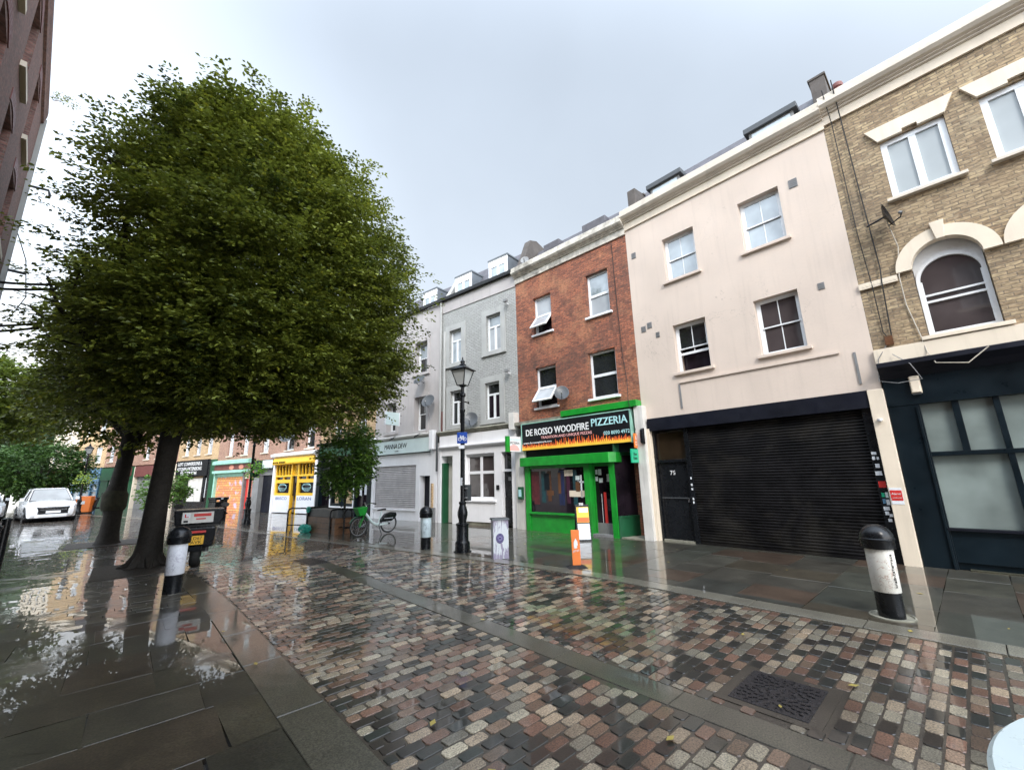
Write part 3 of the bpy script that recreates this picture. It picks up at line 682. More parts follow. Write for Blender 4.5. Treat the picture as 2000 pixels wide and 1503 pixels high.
board(b1, 'fascia', .20, 4.6, 2.66, 2.975, -.3, .10, 'navy2')
shutter(b1, .33, 3.64, 0.01, 2.66, 'shutter_black', .058)
board(b1, 'shutter_guide', .2, .34, -.0, 2.66, -.3, .03, 'black', .004)
mb = MB().box(3.63, 3.73, -.3, .01, 0, 2.66).box(4.5, 4.56, -.3, -.02, 0, 2.66).box(3.73, 4.5, -.3, -.02, 1.86, 1.93)
build('door_surround', mb, 'black', b1, bevel=.004)
d_ = build('door', MB().box(3.735, 4.495, -.12, -.07, .05, 1.855), 'black', b1, bevel=.004)
build('weather_bar', MB().box(3.76, 4.47, -.07, -.05, 1.0, 1.03), 'dark_gray', d_); build('lock', MB().box(3.78, 3.82, -.07, -.045, .92, 1.02), 'chrome', d_)
text('lettering', '75', 'textwhite', d_, 4.20, -.066, 1.56, h=.10, depth=.004)
build('fanlight', MB().poly([(4.5, -.1, 1.93), (3.73, -.1, 1.93), (3.73, -.1, 2.6), (4.5, -.1, 2.6)]), 'fan_brown', b1)
build('door_step', MB().box(3.73, 4.5, -.3, .0, .0, .05), 'mossy', b1)
pl = MB().box(-.02, .2, -.3, .13, 0, 2.97); build('pilaster', pl, 'pale_cream', b1, bevel=.008)
build('pilaster', MB().box(4.56, L1+.06, -.3, .11, 0, 2.72), 'pale_cream', b1, bevel=.008)
for zz, ww in ((1.5, .07), (1.12, .05)): build('entry_panel', MB().box(4.66, 4.66+ww, .11, .13, zz, zz+.14), 'mid_gray', b1)
build('camera_dome', MB().lathe([(.0, -.03), (.03, -.022), (.04, 0), (.04, .02)], 12).xf(Matrix.Translation((.10, .17, 2.42))), 'white', b1, smooth=True)
# stickers on the jamb
for k, (xx, zz, ww, hh, mt) in enumerate(((.26, 1.83, .07, .05, 'paper'), (.29, 1.74, .04, .06, 'paper'), (.24, 1.74, .03, .05, 'paper'), (.25, 1.60, .06, .07, 'paper'), (.24, 1.47, .09, .07, 'paper'), (.22, 1.26, .10, .11, 'red'),
        (.27, 1.10, .04, .07, 'teal'), (.22, 1.09, .04, .09, 'milk_sign'), (.27, .99, .04, .08, 'blue_shop'), (.22, .97, .045, .09, 'paper'), (.24, .88, .08, .06, 'paper'), (.26, .80, .05, .06, 'paper'), (.215, .77, .05, .05, 'paper'), (.24, .69, .05, .05, 'paper'))):
    build('sticker', MB().box(xx, xx+ww, .03, .033, zz, zz+hh), mt, b1)
for zz in (1.45, 1.30, 1.2, .98, .9): build('sticker', MB().box(3.645, 3.68, .01, .013, zz, zz+.05), 'paper', b1)
al = thing('alarm_sign', 'red alarm notice with white lettering on the cream pilaster beside the black shutter', 'sign', W2(1, .16, .132, 1.02)[0], W2(1, 0, 0)[1])
build('plate', MB().box(-.135, .025, 0, .004, -.03, .24), 'paper', al); build('red_panel', MB().box(-.13, .02, .004, .006, .03, .20), 'red', al)
text('lettering', 'Alarm', 'textwhite', al, .005, .008, .125, w=.12, depth=.002); text('lettering', 'monitored', 'textwhite', al, .0, .008, .07, w=.11, depth=.002)
# roof behind the parapet: slope, two low dormers
build('roof', MB().extx([(-.30, 8.8), (-.30, 8.95), (-1.05, 10.18), (-8.9, 10.2), (-8.9, 8.8)], .0, L1), 'slate', b1)
for xa, xb in ((.42, 1.42), (3.1, 4.02)):
    d_ = build('dormer', MB().box(xa+.04, xb-.04, -1.2, -.24, 9.0, 9.54), 'mid_gray', b1)
    build('dormer_roof', MB().box(xa-.05, xb+.05, -1.6, -.16, 9.54, 9.68), 'dark_gray', d_, bevel=.01)
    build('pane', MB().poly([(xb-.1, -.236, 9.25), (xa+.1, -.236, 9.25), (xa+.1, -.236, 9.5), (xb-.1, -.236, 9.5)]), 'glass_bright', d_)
def chim(root, x0, x1, y0, y1, z0, z1, slope=0):
    c_ = build('chimney', MB().extx([(y0, z0), (y1, z0), (y1, z1), (y1-slope, z1+slope*.1), (y0, z1)], x0, x1), 'chimney', root, bevel=.015)
    build('chimney_cap', MB().box(x0-.03, x1+.03, y0-.02, y1-slope+.02, z1+.0, z1+.06), 'chimney', c_, bevel=.01)
    return c_
chim(b1, -.17, .10, -1.3, -.42, 9.0, 10.12); chim(b1, 4.52, 4.78, -1.6, -.35, 9.0, 10.0, .5)
build('chimney_pot', MB().lathe([(.07, 8.9), (.07, 9.46), (.09, 9.47), (.10, 9.52), (.09, 9.56)], 16, 6.5, -.25), 'terracotta', b0, smooth=True)

# ---- red brick building with the green pizzeria
b2, L2 = root_at(2, 'red_brick_building', 'red brick building with flaking cornice above the bright green pizza shop')
wins = [(2.84, 3.60, 6.26, 7.58), (.68, 1.44, 6.25, 7.62), (2.77, 3.61, 3.77, 5.10), (.64, 1.53, 3.76, 5.14)]
wall(b2, .0, L2, 3.2, 8.5, wins, 'red_brick', zb=0, top=8.9)
window(b2, *wins[0], 'topopen', 'curtain', rec=.10, sill='white', label='window with its lower light tilted open')
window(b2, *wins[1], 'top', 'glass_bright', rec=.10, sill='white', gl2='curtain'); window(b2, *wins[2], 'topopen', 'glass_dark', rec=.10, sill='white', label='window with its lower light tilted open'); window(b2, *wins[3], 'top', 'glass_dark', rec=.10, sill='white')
for x0, x1, z0, z1 in wins: build('brick_arch', MB().ext([(x0-.05, z1-.005), (x0+.2, z1+.03), (x1-.2, z1+.03), (x1+.05, z1-.005), (x1+.12, z1+.24), (x0-.12, z1+.24)], -.02, .006), 'red_brick', b2)
cornice_std(b2, .0, L2, 8.40, 'old_cornice', .36, fr='old_cornice')
build('roof', MB().extx([(-.30, 8.7), (-.30, 8.85), (-1.05, 10.0), (-8.9, 10.05), (-8.9, 8.7)], .0, L2-.3), 'slate', b2)
for xa, xb in ((1.0, 1.9), (2.9, 3.6)): build('roof_box', MB().box(xa, xb, -1.6, -.72, 9.3, 9.92), 'slate', b2, bevel=.01)
build('party_wall', MB().extx([(-.05, 8.9), (-.1, 9.1), (-.62, 10.36), (-1.0, 10.48), (-3.6, 9.7), (-3.6, 8.9)], L2-.26, L2+.02), 'chimney', b2, bevel=.01)
board(b2, 'upper_fascia', .0, 2.45, 3.33, 3.50, -.02, .30, 'green', .004); board(b2, 'fascia_ledge', 2.45, L2, 3.26, 3.36, -.02, .26, 'mossy')
# sign board with flames
sg = build('sign_board', MB().box(.22, 4.04, .05, .29, 2.42, 3.25), 'textblack', b2)
build('frame', MB().box(.19, 4.07, .06, .30, 3.25, 3.275).box(.19, .22, .06, .30, 2.40, 3.25).box(4.04, 4.07, .06, .30, 2.40, 3.25), 'mint', sg)
mb = MB(); mb2 = MB(); n = 120; xs = np.linspace(.22, 4.04, n+1)
def fl(i, s): return .03+.04*abs(math.sin(i*1.7+s))+.07*abs(math.sin(i*.61+s*2))*(1 if i % 3 else 0)+(.09 if 20 < i < 78 and (i*7+s) % 5 < 2 else 0)
for i in range(n):
    h_ = fl(i, 1); mb.prism([(xs[i], .290, 2.47), (xs[i+1], .290, 2.47), ((xs[i]+xs[i+1])/2, .290, 2.50+h_)], [(xs[i], .293, 2.47), (xs[i+1], .293, 2.47), ((xs[i]+xs[i+1])/2+.01, .293, 2.50+h_)])
for i in range(0, n, 2):
    h_ = fl(i, 2)*.55; mb2.prism([(xs[i], .291, 2.47), (xs[i+2], .291, 2.47), ((xs[i]+xs[i+2])/2, .291, 2.49+h_)], [(xs[i], .297, 2.47), (xs[i+2], .297, 2.47), ((xs[i]+xs[i+2])/2, .297, 2.49+h_)])
mb2.box(.22, 4.04, .29, .298, 2.42, 2.485)
build('flames', mb, 'flame', sg); build('yellow_flames', mb2, 'flame_y', sg)
text('lettering', 'DE ROSSO WOODFIRE', 'textwhite', sg, 3.86, .292, 2.86, h=.21, w=2.37, bold=.012, depth=.02); text('lettering', 'PIZZERIA', 'textcyan', sg, 1.40, .292, 2.93, h=.21, w=1.12, bold=.012, depth=.02)
text('lettering', 'TRADITION AND UNIQUE PIZZAS', 'textpink', sg, 3.25, .292, 2.72, h=.095, w=1.85, bold=.01, depth=.008); text('lettering', '020 8090 4972', 'textcyan', sg, 1.02, .30, 2.66, h=.10, w=.78, bold=.006)
text('lettering', 'www.derossopizzeria.com', 'textwhite', sg, 3.98, .30, 2.60, h=.075, w=1.15, bold=.01)
board(b2, 'recess_soffit', .15, 4.1, 2.19, 2.42, -.3, .10, 'navy2')
# canopy box
cn = board(b2, 'canopy_box', .84, 4.02, 1.92, 2.19, .0, .46, 'green', .01)
build('canopy_return', MB().prism([(.84, .0, 1.93), (.84, .45, 1.93), (.70, .30, 1.93), (.70, .0, 1.93)], [(.84, .0, 2.185), (.84, .45, 2.185), (.70, .30, 2.185), (.70, .0, 2.185)]), 'green', cn)
mb = MB()
mb.box(3.80, 3.97, .05, .29, 0, 1.92); mb.box(1.58, 1.76, .05, .29, 0, 1.92); mb.box(.80, .96, .02, .29, 0, 2.2)
mb.box(1.76, 3.80, .05, .25, 0, .50)
mb.box(1.76, 3.80, .2, .26, 1.84, 1.92); mb.box(.96, 1.58, .05, .12, 1.84, 1.92); mb.box(.96, 1.0, .02, .1, 0.04, 1.84); mb.box(1.54, 1.58, .02, .1, .04, 1.84)
sf = build('shopfront', mb, 'green', b2, bevel=.006)
build('sill', MB().box(1.74, 3.82, .1, .33, .50, .56), 'green', sf, bevel=.008)
build('pane', MB().poly([(3.80, .22, .56), (1.76, .22, .56), (1.76, .22, 1.84), (3.80, .22, 1.84)]), 'glass_shop', sf)
dd = build('door', MB().poly([(1.54, .06, .12), (1.0, .06, .12), (1.0, .06, 1.84), (1.54, .06, 1.84)]), 'glass_shop', b2)
for xx, zz, ww, hh, mt in ((1.45, 1.62, .07, .13, 'paper'), (1.33, 1.60, .10, .16, 'paper'), (1.45, 1.44, .08, .12, 'paper'), (1.30, 1.40, .12, .12, 'paper'), (1.07, 1.42, .10, .20, 'paper'), (1.22, .14, .08, 1.0, 'red'), (1.36, .3, .012, .8, 'paper')):
    build('notice', MB().box(xx, xx+ww, .061, .066, zz, zz+hh), mt, dd)
build('kick_panel', MB().box(1.0, 1.54, .0, .07, .06, .34), 'mid_gray', dd)
for xx, zz, ww, hh, mt in ((2.18, 1.60, .30, .17, 'pale_cream'), (1.78, 1.02, .55, .17, 'pale_cream'), (1.88, 1.0, .05, .62, 'paper'), (1.78, 1.40, .25, .05, 'paper'), (1.96, 1.16, .14, .28, 'wood'), (1.95, 1.48, .14, .12, 'milk_sign'), (2.9, 1.05, .25, .14, 'wood'), (2.62, 1.1, .10, .6, 'wood'), (3.05, 1.2, .2, .5, 'navy')):
    build('notice', MB().box(xx, xx+ww, .221, .226, zz, zz+hh), mt, sf)
for k_, c_ in enumerate(((.09, .015, .02), (.01, .05, .06), (.08, .03, .012), (.012, .02, .07), (.05, .01, .03))): M['menu%d' % k_] = P('muted_menu_print', c_, .4, var=.5, vs=9)  # dark, muted print colours for items shown inside the shop window
for k_, (xx, ww) in enumerate(((3.45, .22), (3.2, .16), (2.98, .14), (2.5, .2), (2.3, .12), (3.66, .1), (2.05, .14))): build('hanging_banner', MB().box(xx, xx+ww, .2205, .2235, .78+.05*(k_ % 3), 1.76), 'menu%d' % (k_ % 5), sf)
# splayed side window going back to the brown door
mb = MB()
def slab(mb, p, q, z0, z1, th=.05):
    d = Vector((q[0]-p[0], q[1]-p[1])); d.normalize(); n_ = Vector((-d.y, d.x))*th/2
    l = [(p[0]+n_.x, p[1]+n_.y), (q[0]+n_.x, q[1]+n_.y), (q[0]-n_.x, q[1]-n_.y), (p[0]-n_.x, p[1]-n_.y)]
    mb.prism([(a, b, z0) for a, b in l], [(a, b, z1) for a, b in l])
A_, B_ = (.80, .25), (.52, -.42)
slab(mb, A_, B_, 0, .50, .05); slab(mb, A_, B_, .50, .55, .08); slab(mb, A_, B_, 2.1, 2.42, .05); slab(mb, (.545, -.36), B_, 0, 2.42, .07)
sw = build('side_window', mb, 'green_dark', b2, bevel=.004)
m_ = MB(); slab(m_, A_, B_, .55, 2.1, .01); build('pane', m_, 'glass_shop', sw)
board(b2, 'brown_door', .12, .50, .03, 2.3, -.5, -.44, 'wood', .003); board(b2, 'door_head', .08, .6, 2.3, 2.42, -.5, .1, 'navy2')
build('entrance_step', MB().box(.05, .8, -.45, .22, .0, .035), 'mossy', b2); build('door_step', MB().box(.96, 1.58, .0, .29, .0, .07), 'mid_gray', b2)
build('pilaster', MB().box(-.12, .12, -.3, .24, 0, 3.33), 'white_dirty', b2, bevel=.008)
build('pilaster', MB().box(4.06, L2+.03, -.3, .22, 0, 2.9), 'white_dirty', b2, bevel=.006)
build('letter_box', MB().box(4.09, 4.27, .22, .32, .92, 1.30), 'green_dark', b2, bevel=.01)
build('letter_box_label', MB().box(4.12, 4.24, .32, .324, 1.0, 1.22), 'textcyan', b2)
build('junction_box', MB().prism([(-.14, .24, 2.33), (-.03, .24, 2.33), (-.03, .24, 2.75), (-.14, .24, 2.75)], [(-.13, .34, 2.38), (-.04, .34, 2.38), (-.05, .34, 2.7), (-.12, .34, 2.7)]), 'black', b2, bevel=.02)

def proj_sign(i, name, label, x, y0, y1, z0, z1, mat, frame=None, th=.04, lines=(), extra=None, rz=0, grp=None):
    p, a = W2(i, x, y0); t = thing(name, label, 'sign', (p[0], p[1], z0), a+rz)
    w = y1-y0; hh = z1-z0
    build('panel', MB().box(-th/2, th/2, 0, w, 0, hh), mat, t, bevel=.004)
    if frame: build('frame', MB().box(-th/2-.01, th/2+.01, -.02, .02, -.01, hh+.01).box(-th/2-.01, th/2+.01, w-.02, w+.01, -.01, hh+.01), frame, t)
    build('bracket', MB().tube([(0, -.12, hh*.8), (0, .01, hh*.8)], .012).tube([(0, -.12, hh*.2), (0, .01, hh*.2)], .012), 'dark_gray', t)
    # face seen by someone coming up the street: -x side, reading from the street towards the wall
    m3 = lambda yy, zz: Matrix(((0, 0, -1, -th/2-.002), (-1, 0, 0, yy), (0, 1, 0, zz), (0, 0, 0, 1)))
    for s_, mt, yy, zz, ww, hh_ in lines: text('lettering', s_, mt, t, 0, 0, 0, h=hh_, w=ww, m3=m3(yy, zz), bold=.01, depth=.003)
    if extra: extra(t, w, hh)
    return t
def disc_mark(t, w, hh):
    mb = MB(); 
    for k in range(16):
        a0, a1 = math.pi*k/16, math.pi*(k+1)/16
        mb.poly([(-.024, w*.5, .03), (-.024, w*.5+w*.38*math.cos(a0), .03+hh*.42*math.sin(a0)), (-.024, w*.5+w*.38*math.cos(a1), .03+hh*.42*math.sin(a1))])
    build('pizza_picture', mb, 'textpink', t)
    build('green_edge', MB().box(-.032, .032, w-.14, w+.015, -.01, hh+.01), 'green', t)
proj_sign(2, 'projecting_sign', 'square white pizza sign edged in green, left of the black sign board', 4.15, .25, .92, 2.39, 2.86, 'white', None, .045,
          [('DE ROSSO', 'textcyan', .50, .34, .42, .07), ('PIZZERIA', 'textblack', .50, .24, .42, .07)], disc_mark)
def je(t, w, hh):
    m = MB()
    m.poly([(-.022, w*.35, hh*.55), (-.022, w*.65, hh*.55), (-.022, w*.65, hh*.75), (-.022, w*.5, hh*.9), (-.022, w*.35, hh*.75)]); build('house_mark', m, 'textwhite', t)
proj_sign(2, 'orange_tag_sign', 'small orange tag sign above the teal one, beside the green shop', .10, .25, .38, 2.25, 2.62, 'orange', None, .035, [('JUST', 'textwhite', .118, .12, .105, .045), ('EAT', 'textwhite', .11, .06, .09, .045)], je)
proj_sign(2, 'teal_square_sign', 'teal square delivery sign on the white pilaster, just below the orange tag sign', .10, .25, .60, 1.88, 2.22, 'teal', None, .04, [('Uber', 'textblack', .27, .18, .18, .075), ('Eats', 'textblack', .27, .08, .18, .075)])

def dormer(root, xa, xb, z0, z1, y, cheek='lead', depth=1.3):
    d_ = build('dormer', MB().box(xa, xb, y-depth, y, z0, z1), cheek, root)
    mb = MB().box(xa-.03, xb+.03, y-depth, y+.05, z1, z1+.06); build('dormer_roof', mb, 'lead', d_)
    mb = MB().box(xa-.005, xb+.005, y, y+.03, z1-.17, z1); bars(mb, xa, xb, z0, z1-.17, y+.001, y+.03, .13, [(xa+xb)/2], [], .05); build('dormer_front', mb, 'upvc', d_)
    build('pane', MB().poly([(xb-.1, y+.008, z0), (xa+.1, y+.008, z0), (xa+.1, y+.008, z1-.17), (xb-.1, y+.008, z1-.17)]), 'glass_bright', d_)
def mansard(root, x0, x1, zb, zt=10.45, y0=-.3, y1=-1.35, mat='slate'):
    return build('roof', MB().extx([(-.36, zb-.3), (y0, zb), (y1, zt), (-8.9, zt+.15), (-8.9, zb-.3)], x0, x1), mat, root)
def surround(root, x0, x1, z0, z1, w=.22, mat='gray_trim', ext_=True):
    mb = MB(); y = .035
    mb.box(x0-w, x0, -.02, y, z0-w*.6, z1+w); mb.box(x1, x1+w, -.02, y, z0-w*.6, z1+w); mb.box(x0, x1, -.02, y, z1, z1+w); mb.box(x0, x1, -.02, y, z0-w*.6, z0-.005)
    mb.box(x0-w-.02, x1+w+.02, -.02, y+.035, z0-w*.6-.05, z0-w*.6)
    return build('window_surround', mb, mat, root)

# ---- grey painted brick building
b3, L3 = root_at(3, 'gray_brick_building', 'grey painted brick building with white ground floor and two lead dormers')
wins = [(.72, 1.43, 6.17, 7.57), (2.76, 3.44, 6.10, 7.47), (.83, 1.52, 3.65, 4.98), (2.72, 3.36, 3.62, 4.95)]
wall(b3, .0, L3, 3.36, 8.34, wins, 'gray_brick', zb=0, top=8.9)
for k, w_ in enumerate(wins):
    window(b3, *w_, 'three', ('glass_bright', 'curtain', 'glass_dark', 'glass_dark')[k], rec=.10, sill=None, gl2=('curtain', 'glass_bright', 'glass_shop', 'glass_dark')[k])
    surround(b3, *w_)
board(b3, 'parapet_band', .0, L3, 8.34, 8.86, -.35, .03, 'gray_render')
build('gutter', MB().extx([(.02, 8.86), (.16, 8.86), (.17, 8.98), (.0, 8.98)], .0, L3+3.2), 'black', b3)
mansard(b3, .0, L3, 8.95, 10.5)
dormer(b3, .55, 1.5, 8.95, 9.95, -.28); dormer(b3, 2.45, 3.4, 8.95, 9.9, -.28)
build('party_wall', MB().extx([(-.1, 8.98), (-.2, 9.15), (-1.0, 10.5), (-1.6, 10.6), (-1.6, 8.98)], L3-.2, L3+.05), 'gray_trim', b3, bevel=.01)
build('downpipe', MB().tube([(L3-.08, .07, 8.86), (L3-.08, .07, 3.3)], .045), 'gray_trim', b3); build('downpipe', MB().tube([(L3-.30, .06, 7.5), (L3-.30, .06, 3.3)], .05), 'gray_trim', b3)
build('rusty_pipe', MB().tube([(L3-.19, .06, 4.2), (L3-.19, .06, 3.3)], .03), 'terracotta', b3)
mould(b3, .08, L3, [(.06, 3.2), (.16, 3.3), (.20, 3.36), (.08, 3.42)], 'mossy', 'shop_ledge')
board(b3, 'fascia', .12, L3-.1, 2.78, 3.22, -.3, .10, 'white', .004); mould(b3, .12, L3-.1, [(.10, 2.72), (.17, 2.78), (.17, 2.82)], 'white', 'fascia_moulding')
board(b3, 'shop_head', .1, L3, 2.46, 2.74, -.3, .04, 'white')
mb = MB().box(.1, .34, -.3, .06, 0, 2.46).box(.79, 1.12, -.3, .04, 0, 2.46).box(2.52, 3.2, -.3, .04, 0, 2.46).box(3.83, L3, -.3, .06, 0, 2.74).box(1.12, 2.52, -.3, .02, .12, .85)
build('shopfront', mb, 'white', b3, bevel=.006)
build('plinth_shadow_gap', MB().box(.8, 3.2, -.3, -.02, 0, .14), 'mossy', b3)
mb = MB(); bars(mb, 1.12, 2.52, .86, 2.46, -.14, -.06, .10, [1.82], [1.80], .05); wf = build('shop_window', mb, 'white', b3, bevel=.004)
build('pane', MB().poly([(2.45, -.1, .93), (1.18, -.1, .93), (1.18, -.1, 2.4), (2.45, -.1, 2.4)]), 'glass_brown', wf); build('sill', MB().box(1.05, 2.6, -.1, .09, .80, .86), 'white', wf, bevel=.006)
d_ = build('door', MB().box(.36, .78, -.16, -.11, .12, 1.80), 'black', b3, bevel=.004); build('door_handle', MB().box(.72, .75, -.11, -.06, .95, 1.15), 'chrome', d_); build('vent_plate', MB().box(.50, .62, -.11, -.105, 1.5, 1.62), 'mid_gray', d_)
build('transom_light', MB().poly([(.78, -.12, 1.88), (.36, -.12, 1.88), (.36, -.12, 2.38), (.78, -.12, 2.38)]), 'glass_dark', b3); board(b3, 'transom', .34, .79, 1.80, 1.88, -.2, -.05, 'white')
build('keypad', MB().box(.90, 1.02, .04, .07, 1.2, 1.36), 'black', b3)
build('passage_wall', MB().box(3.21, 3.82, -.34, -.30, 0, 2.46), 'white_dirty', b3); build('green_door_edge', MB().box(3.74, 3.83, -.28, -.0, .0, 2.2), 'green_dark', b3)
build('passage_side', MB().box(3.2, 3.24, -.3, .0, 0, 2.46), 'milk_sign', b3)
build('parapet_stub', MB().box(.02, .24, -.02, .28, 3.15, 3.72), 'white_dirty', b3, bevel=.006)

# ---- grey rendered building with the sign MANNA DEW
b4, L4 = root_at(4, 'gray_rendered_building', 'grey rendered building with grey roller shutter under a pale green shop fascia')
wins = [(.80, 1.62, 6.05, 7.42), (.81, 1.57, 3.58, 5.0), (2.80, 3.48, 3.70, 4.97), (2.85, 3.62, 6.05, 7.42)]
wall(b4, .0, L4, 3.3, 8.86, wins, 'gray_render', zb=0, top=9.0)
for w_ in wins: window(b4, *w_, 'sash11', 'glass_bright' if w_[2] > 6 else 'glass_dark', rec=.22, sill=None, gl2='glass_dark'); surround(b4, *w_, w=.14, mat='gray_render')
mansard(b4, .0, L4, 8.98, 10.4); dormer(b4, .6, 1.5, 9.0, 9.85, -.3); dormer(b4, 2.7, 3.6, 9.0, 9.85, -.3)
board(b4, 'fascia', .45, 4.2, 2.70, 3.26, -.3, .16, 'milk_sign', .004); mould(b4, .4, 4.25, [(.1, 3.26), (.22, 3.34), (.24, 3.40), (.05, 3.46)], 'white_dirty', 'fascia_cornice')
text('lettering', 'MANNA DEW', 'textblack', b4, 3.35, .164, 2.92, h=.20, w=1.55, shear=.15, depth=.004, spacing=.85); text('lettering', 'COFFEE', 'textblack', b4, 2.62, .164, 2.78, h=.05, w=.26, depth=.004)
board(b4, 'shop_head', .1, 4.25, 2.2, 2.66, -.3, .04, 'white'); mb = MB().box(.1, .48, -.3, .05, 0, 3.0).box(1.1, 1.34, -.3, .04, 0, 2.2).box(4.14, L4, -.3, .08, 0, 3.0).box(1.34, 4.14, -.3, .02, 0, .42)
mb.box(.48, 1.1, -.3, .04, 1.75, 2.2); build('shopfront', mb, 'white', b4, bevel=.006)
for x0 in (.14, 4.16): build('console_bracket', MB().ext([(x0, 2.75), (x0+.2, 2.75), (x0+.22, 3.5), (x0-.02, 3.5)], .05, .26), 'white', b4, bevel=.01)
shutter(b4, 1.35, 4.13, .45, 2.19, 'shutter_gray', .075, -.03, amp=.02); build('sill', MB().box(1.3, 4.16, -.02, .08, .40, .45), 'white', b4)
build('door', MB().box(.48, 1.08, -.28, -.22, .03, 1.75), 'navy2', b4); build('meter_box', MB().box(.12, .3, .05, .14, .0, .55), 'mid_gray', b4, bevel=.01)
build('downpipe', MB().tube([(.02, .12, 3.4), (.02, .12, 1.9)], .04), 'dark_gray', b4); build('timber_post', MB().box(.26, .34, .05, .12, .55, 1.45), 'tan_brick', b4)
for x0 in (1.0, 2.6, 3.85): build('sign_lamp', MB().tube([(x0, .15, 3.42), (x0+.05, .42, 3.28)], .03).tube([(x0, .0, 3.44), (x0, .15, 3.42)], .015), 'black', b4)
proj_sign(4, 'hanging_shop_sign', 'pale blank hanging sign in a thin white frame above the grey shutter', 2.0, .45, 1.15, 3.82, 4.35, 'milk_sign', 'white', .04)

# ---- tan brick building, café with dark front behind the sapling
b5, L5 = root_at(5, 'tan_brick_building', 'yellow tan brick building above the dark fronted cafe, behind the young tree')
wins = [(.70, 1.42, 3.75, 5.05), (2.78, 3.60, 3.75, 5.05), (.70, 1.42, 6.1, 7.3), (2.78, 3.60, 6.1, 7.3)]
wall(b5, .0, L5, 3.5, 8.3, wins, 'tan_brick', zb=0, top=8.5)
for w_ in wins: window(b5, *w_, 'sash22', 'glass_dark', rec=.12, sill='pale_cream', gl2='glass_dark'); board(b5, 'lintel', w_[0]-.1, w_[1]+.1, w_[3], w_[3]+.2, -.02, .03, 'pale_cream')
cornice_std(b5, .0, L5, 8.1); build('downpipe', MB().tube([(2.1, .08, 8.0), (2.1, .08, 3.5)], .04), 'terracotta', b5)
mould(b5, .1, L5-.1, [(.1, 3.36), (.3, 3.45), (.32, 3.52), (.05, 3.6)], 'black', 'fascia_cornice'); board(b5, 'fascia', .15, L5-.15, 2.85, 3.38, -.3, .12, 'green_dark')
mb = MB().box(.0, .3, -.3, .10, 0, 3.3).box(L5-.3, L5, -.3, .10, 0, 3.3).box(1.3, 1.42, -.2, .02, 0, 2.85).box(3.3, 3.42, -.2, .02, 0, 2.85).box(.3, L5-.3, -.2, .02, 2.2, 2.3).box(1.42, 3.3, -.2, .02, 0, .6)
build('shopfront', mb, 'navy', b5)
build('pane', MB().poly([(L5-.3, -.1, .0), (.3, -.1, .0), (.3, -.1, 2.85), (L5-.3, -.1, 2.85)]), 'glass_shop', b5)
build('white_frame', MB().box(3.42, 3.5, -.1, .04, .4, 2.2).box(1.42, 1.5, -.1, .04, .4, 2.2).box(1.5, 3.42, -.1, .04, .40, .47), 'white', b5); build('window_display', MB().box(1.7, 3.2, -.095, -.09, .5, 1.2), 'tan_brick', b5)
build('notice', MB().box(.55, .75, -.09, -.08, 1.0, 1.9).box(.95, 1.12, -.09, -.08, .95, 1.9), 'paper', b5)

# ---- brown brick terrace: yellow shop
def brownwall(root, L, zs, wins, style='sash11', gl='glass_bright', gl2=None, top=8.2, mat='brown_brick', sill='pale_cream', rec=.10):
    wall(root, .0, L, zs, top, wins, mat, zb=0, top=top+.3)
    for w_ in wins: window(root, *w_, style, gl, rec=rec, sill=sill, gl2=gl2)
b6, L6 = root_at(6, 'brown_brick_building', 'brown brick building over the bright yellow and white shopfront')
brownwall(b6, L6, 3.15, [(.62, 1.42, 3.42, 5.1), (2.65, 3.5, 3.42, 5.1), (.62, 1.42, 5.9, 7.3), (2.65, 3.5, 5.9, 7.3)], gl='curtain', gl2='glass_dark')
cornice_std(b6, .0, L6, 7.9)
mould(b6, .05, L6, [(.15, 3.0), (.34, 3.08), (.36, 3.2), (.1, 3.28)], 'white', 'fascia_cornice'); build('awning_box', MB().extx([(.0, 2.62), (.26, 2.62), (.30, 2.7), (.22, 3.0), (.0, 3.0)], .2, L6-.15), 'yellow', b6, bevel=.02)
text('lettering', 'ROYAL BAKERY', 'textblack', b6, L6-.25, .30, 2.70, h=.09, w=1.3, depth=.02); text('lettering', '78', 'textblack', b6, .5, .29, 2.78, h=.09, depth=.02)
mb = MB().box(.0, .2, -.3, .14, 0, 3.0).box(L6-.2, L6, -.3, .14, 0, 3.0).box(.2, 1.85, -.3, .06, .05, .95).box(2.55, L6-.2, -.3, .06, .05, .95); build('shopfront', mb, 'white', b6, bevel=.006)
mb = MB()
for a, b in ((.2, 1.85), (2.55, L6-.2)):
    bars(mb, a, b, .95, 1.75, -.1, .05, .13); bars(mb, a, b, 1.75, 2.0, -.1, .05, .05, [(a+b)/2]); bars(mb, a, b, 2.0, 2.66, -.1, .05, .05, list(np.linspace(a, b, 6)[1:-1]))
mb.box(1.85, 1.93, -.1, .05, 0, 2.66).box(2.47, 2.55, -.1, .05, 0, 2.66).box(1.93, 2.47, -.1, .05, 1.98, 2.03); mb.box(1.93, 2.47, -.1, -.05, 2.03, 2.66).box(2.18, 2.47, -.28, -.22, 0, 2.0)
yf = build('window_frames', mb, 'yellow', b6)
build('pane', MB().poly([(L6-.2, -.05, .95), (.2, -.05, .95), (.2, -.05, 2.66), (L6-.2, -.05, 2.66)]), 'glass_shop', yf)
build('door', MB().box(1.93, 2.2, -.28, -.22, 0, 2.0), 'wood', b6)
for a in (.5, 2.9):
    mb = MB()
    for q in range(5): mb.tube([(a+.55+.42*math.cos(t_), .0, 1.38+(.22-.035*q)*math.sin(t_)+.01*q) for t_ in np.linspace(0, 6.2, 18)], .006, 5)
    build('painted_swirls', mb, 'textcyan', yf)
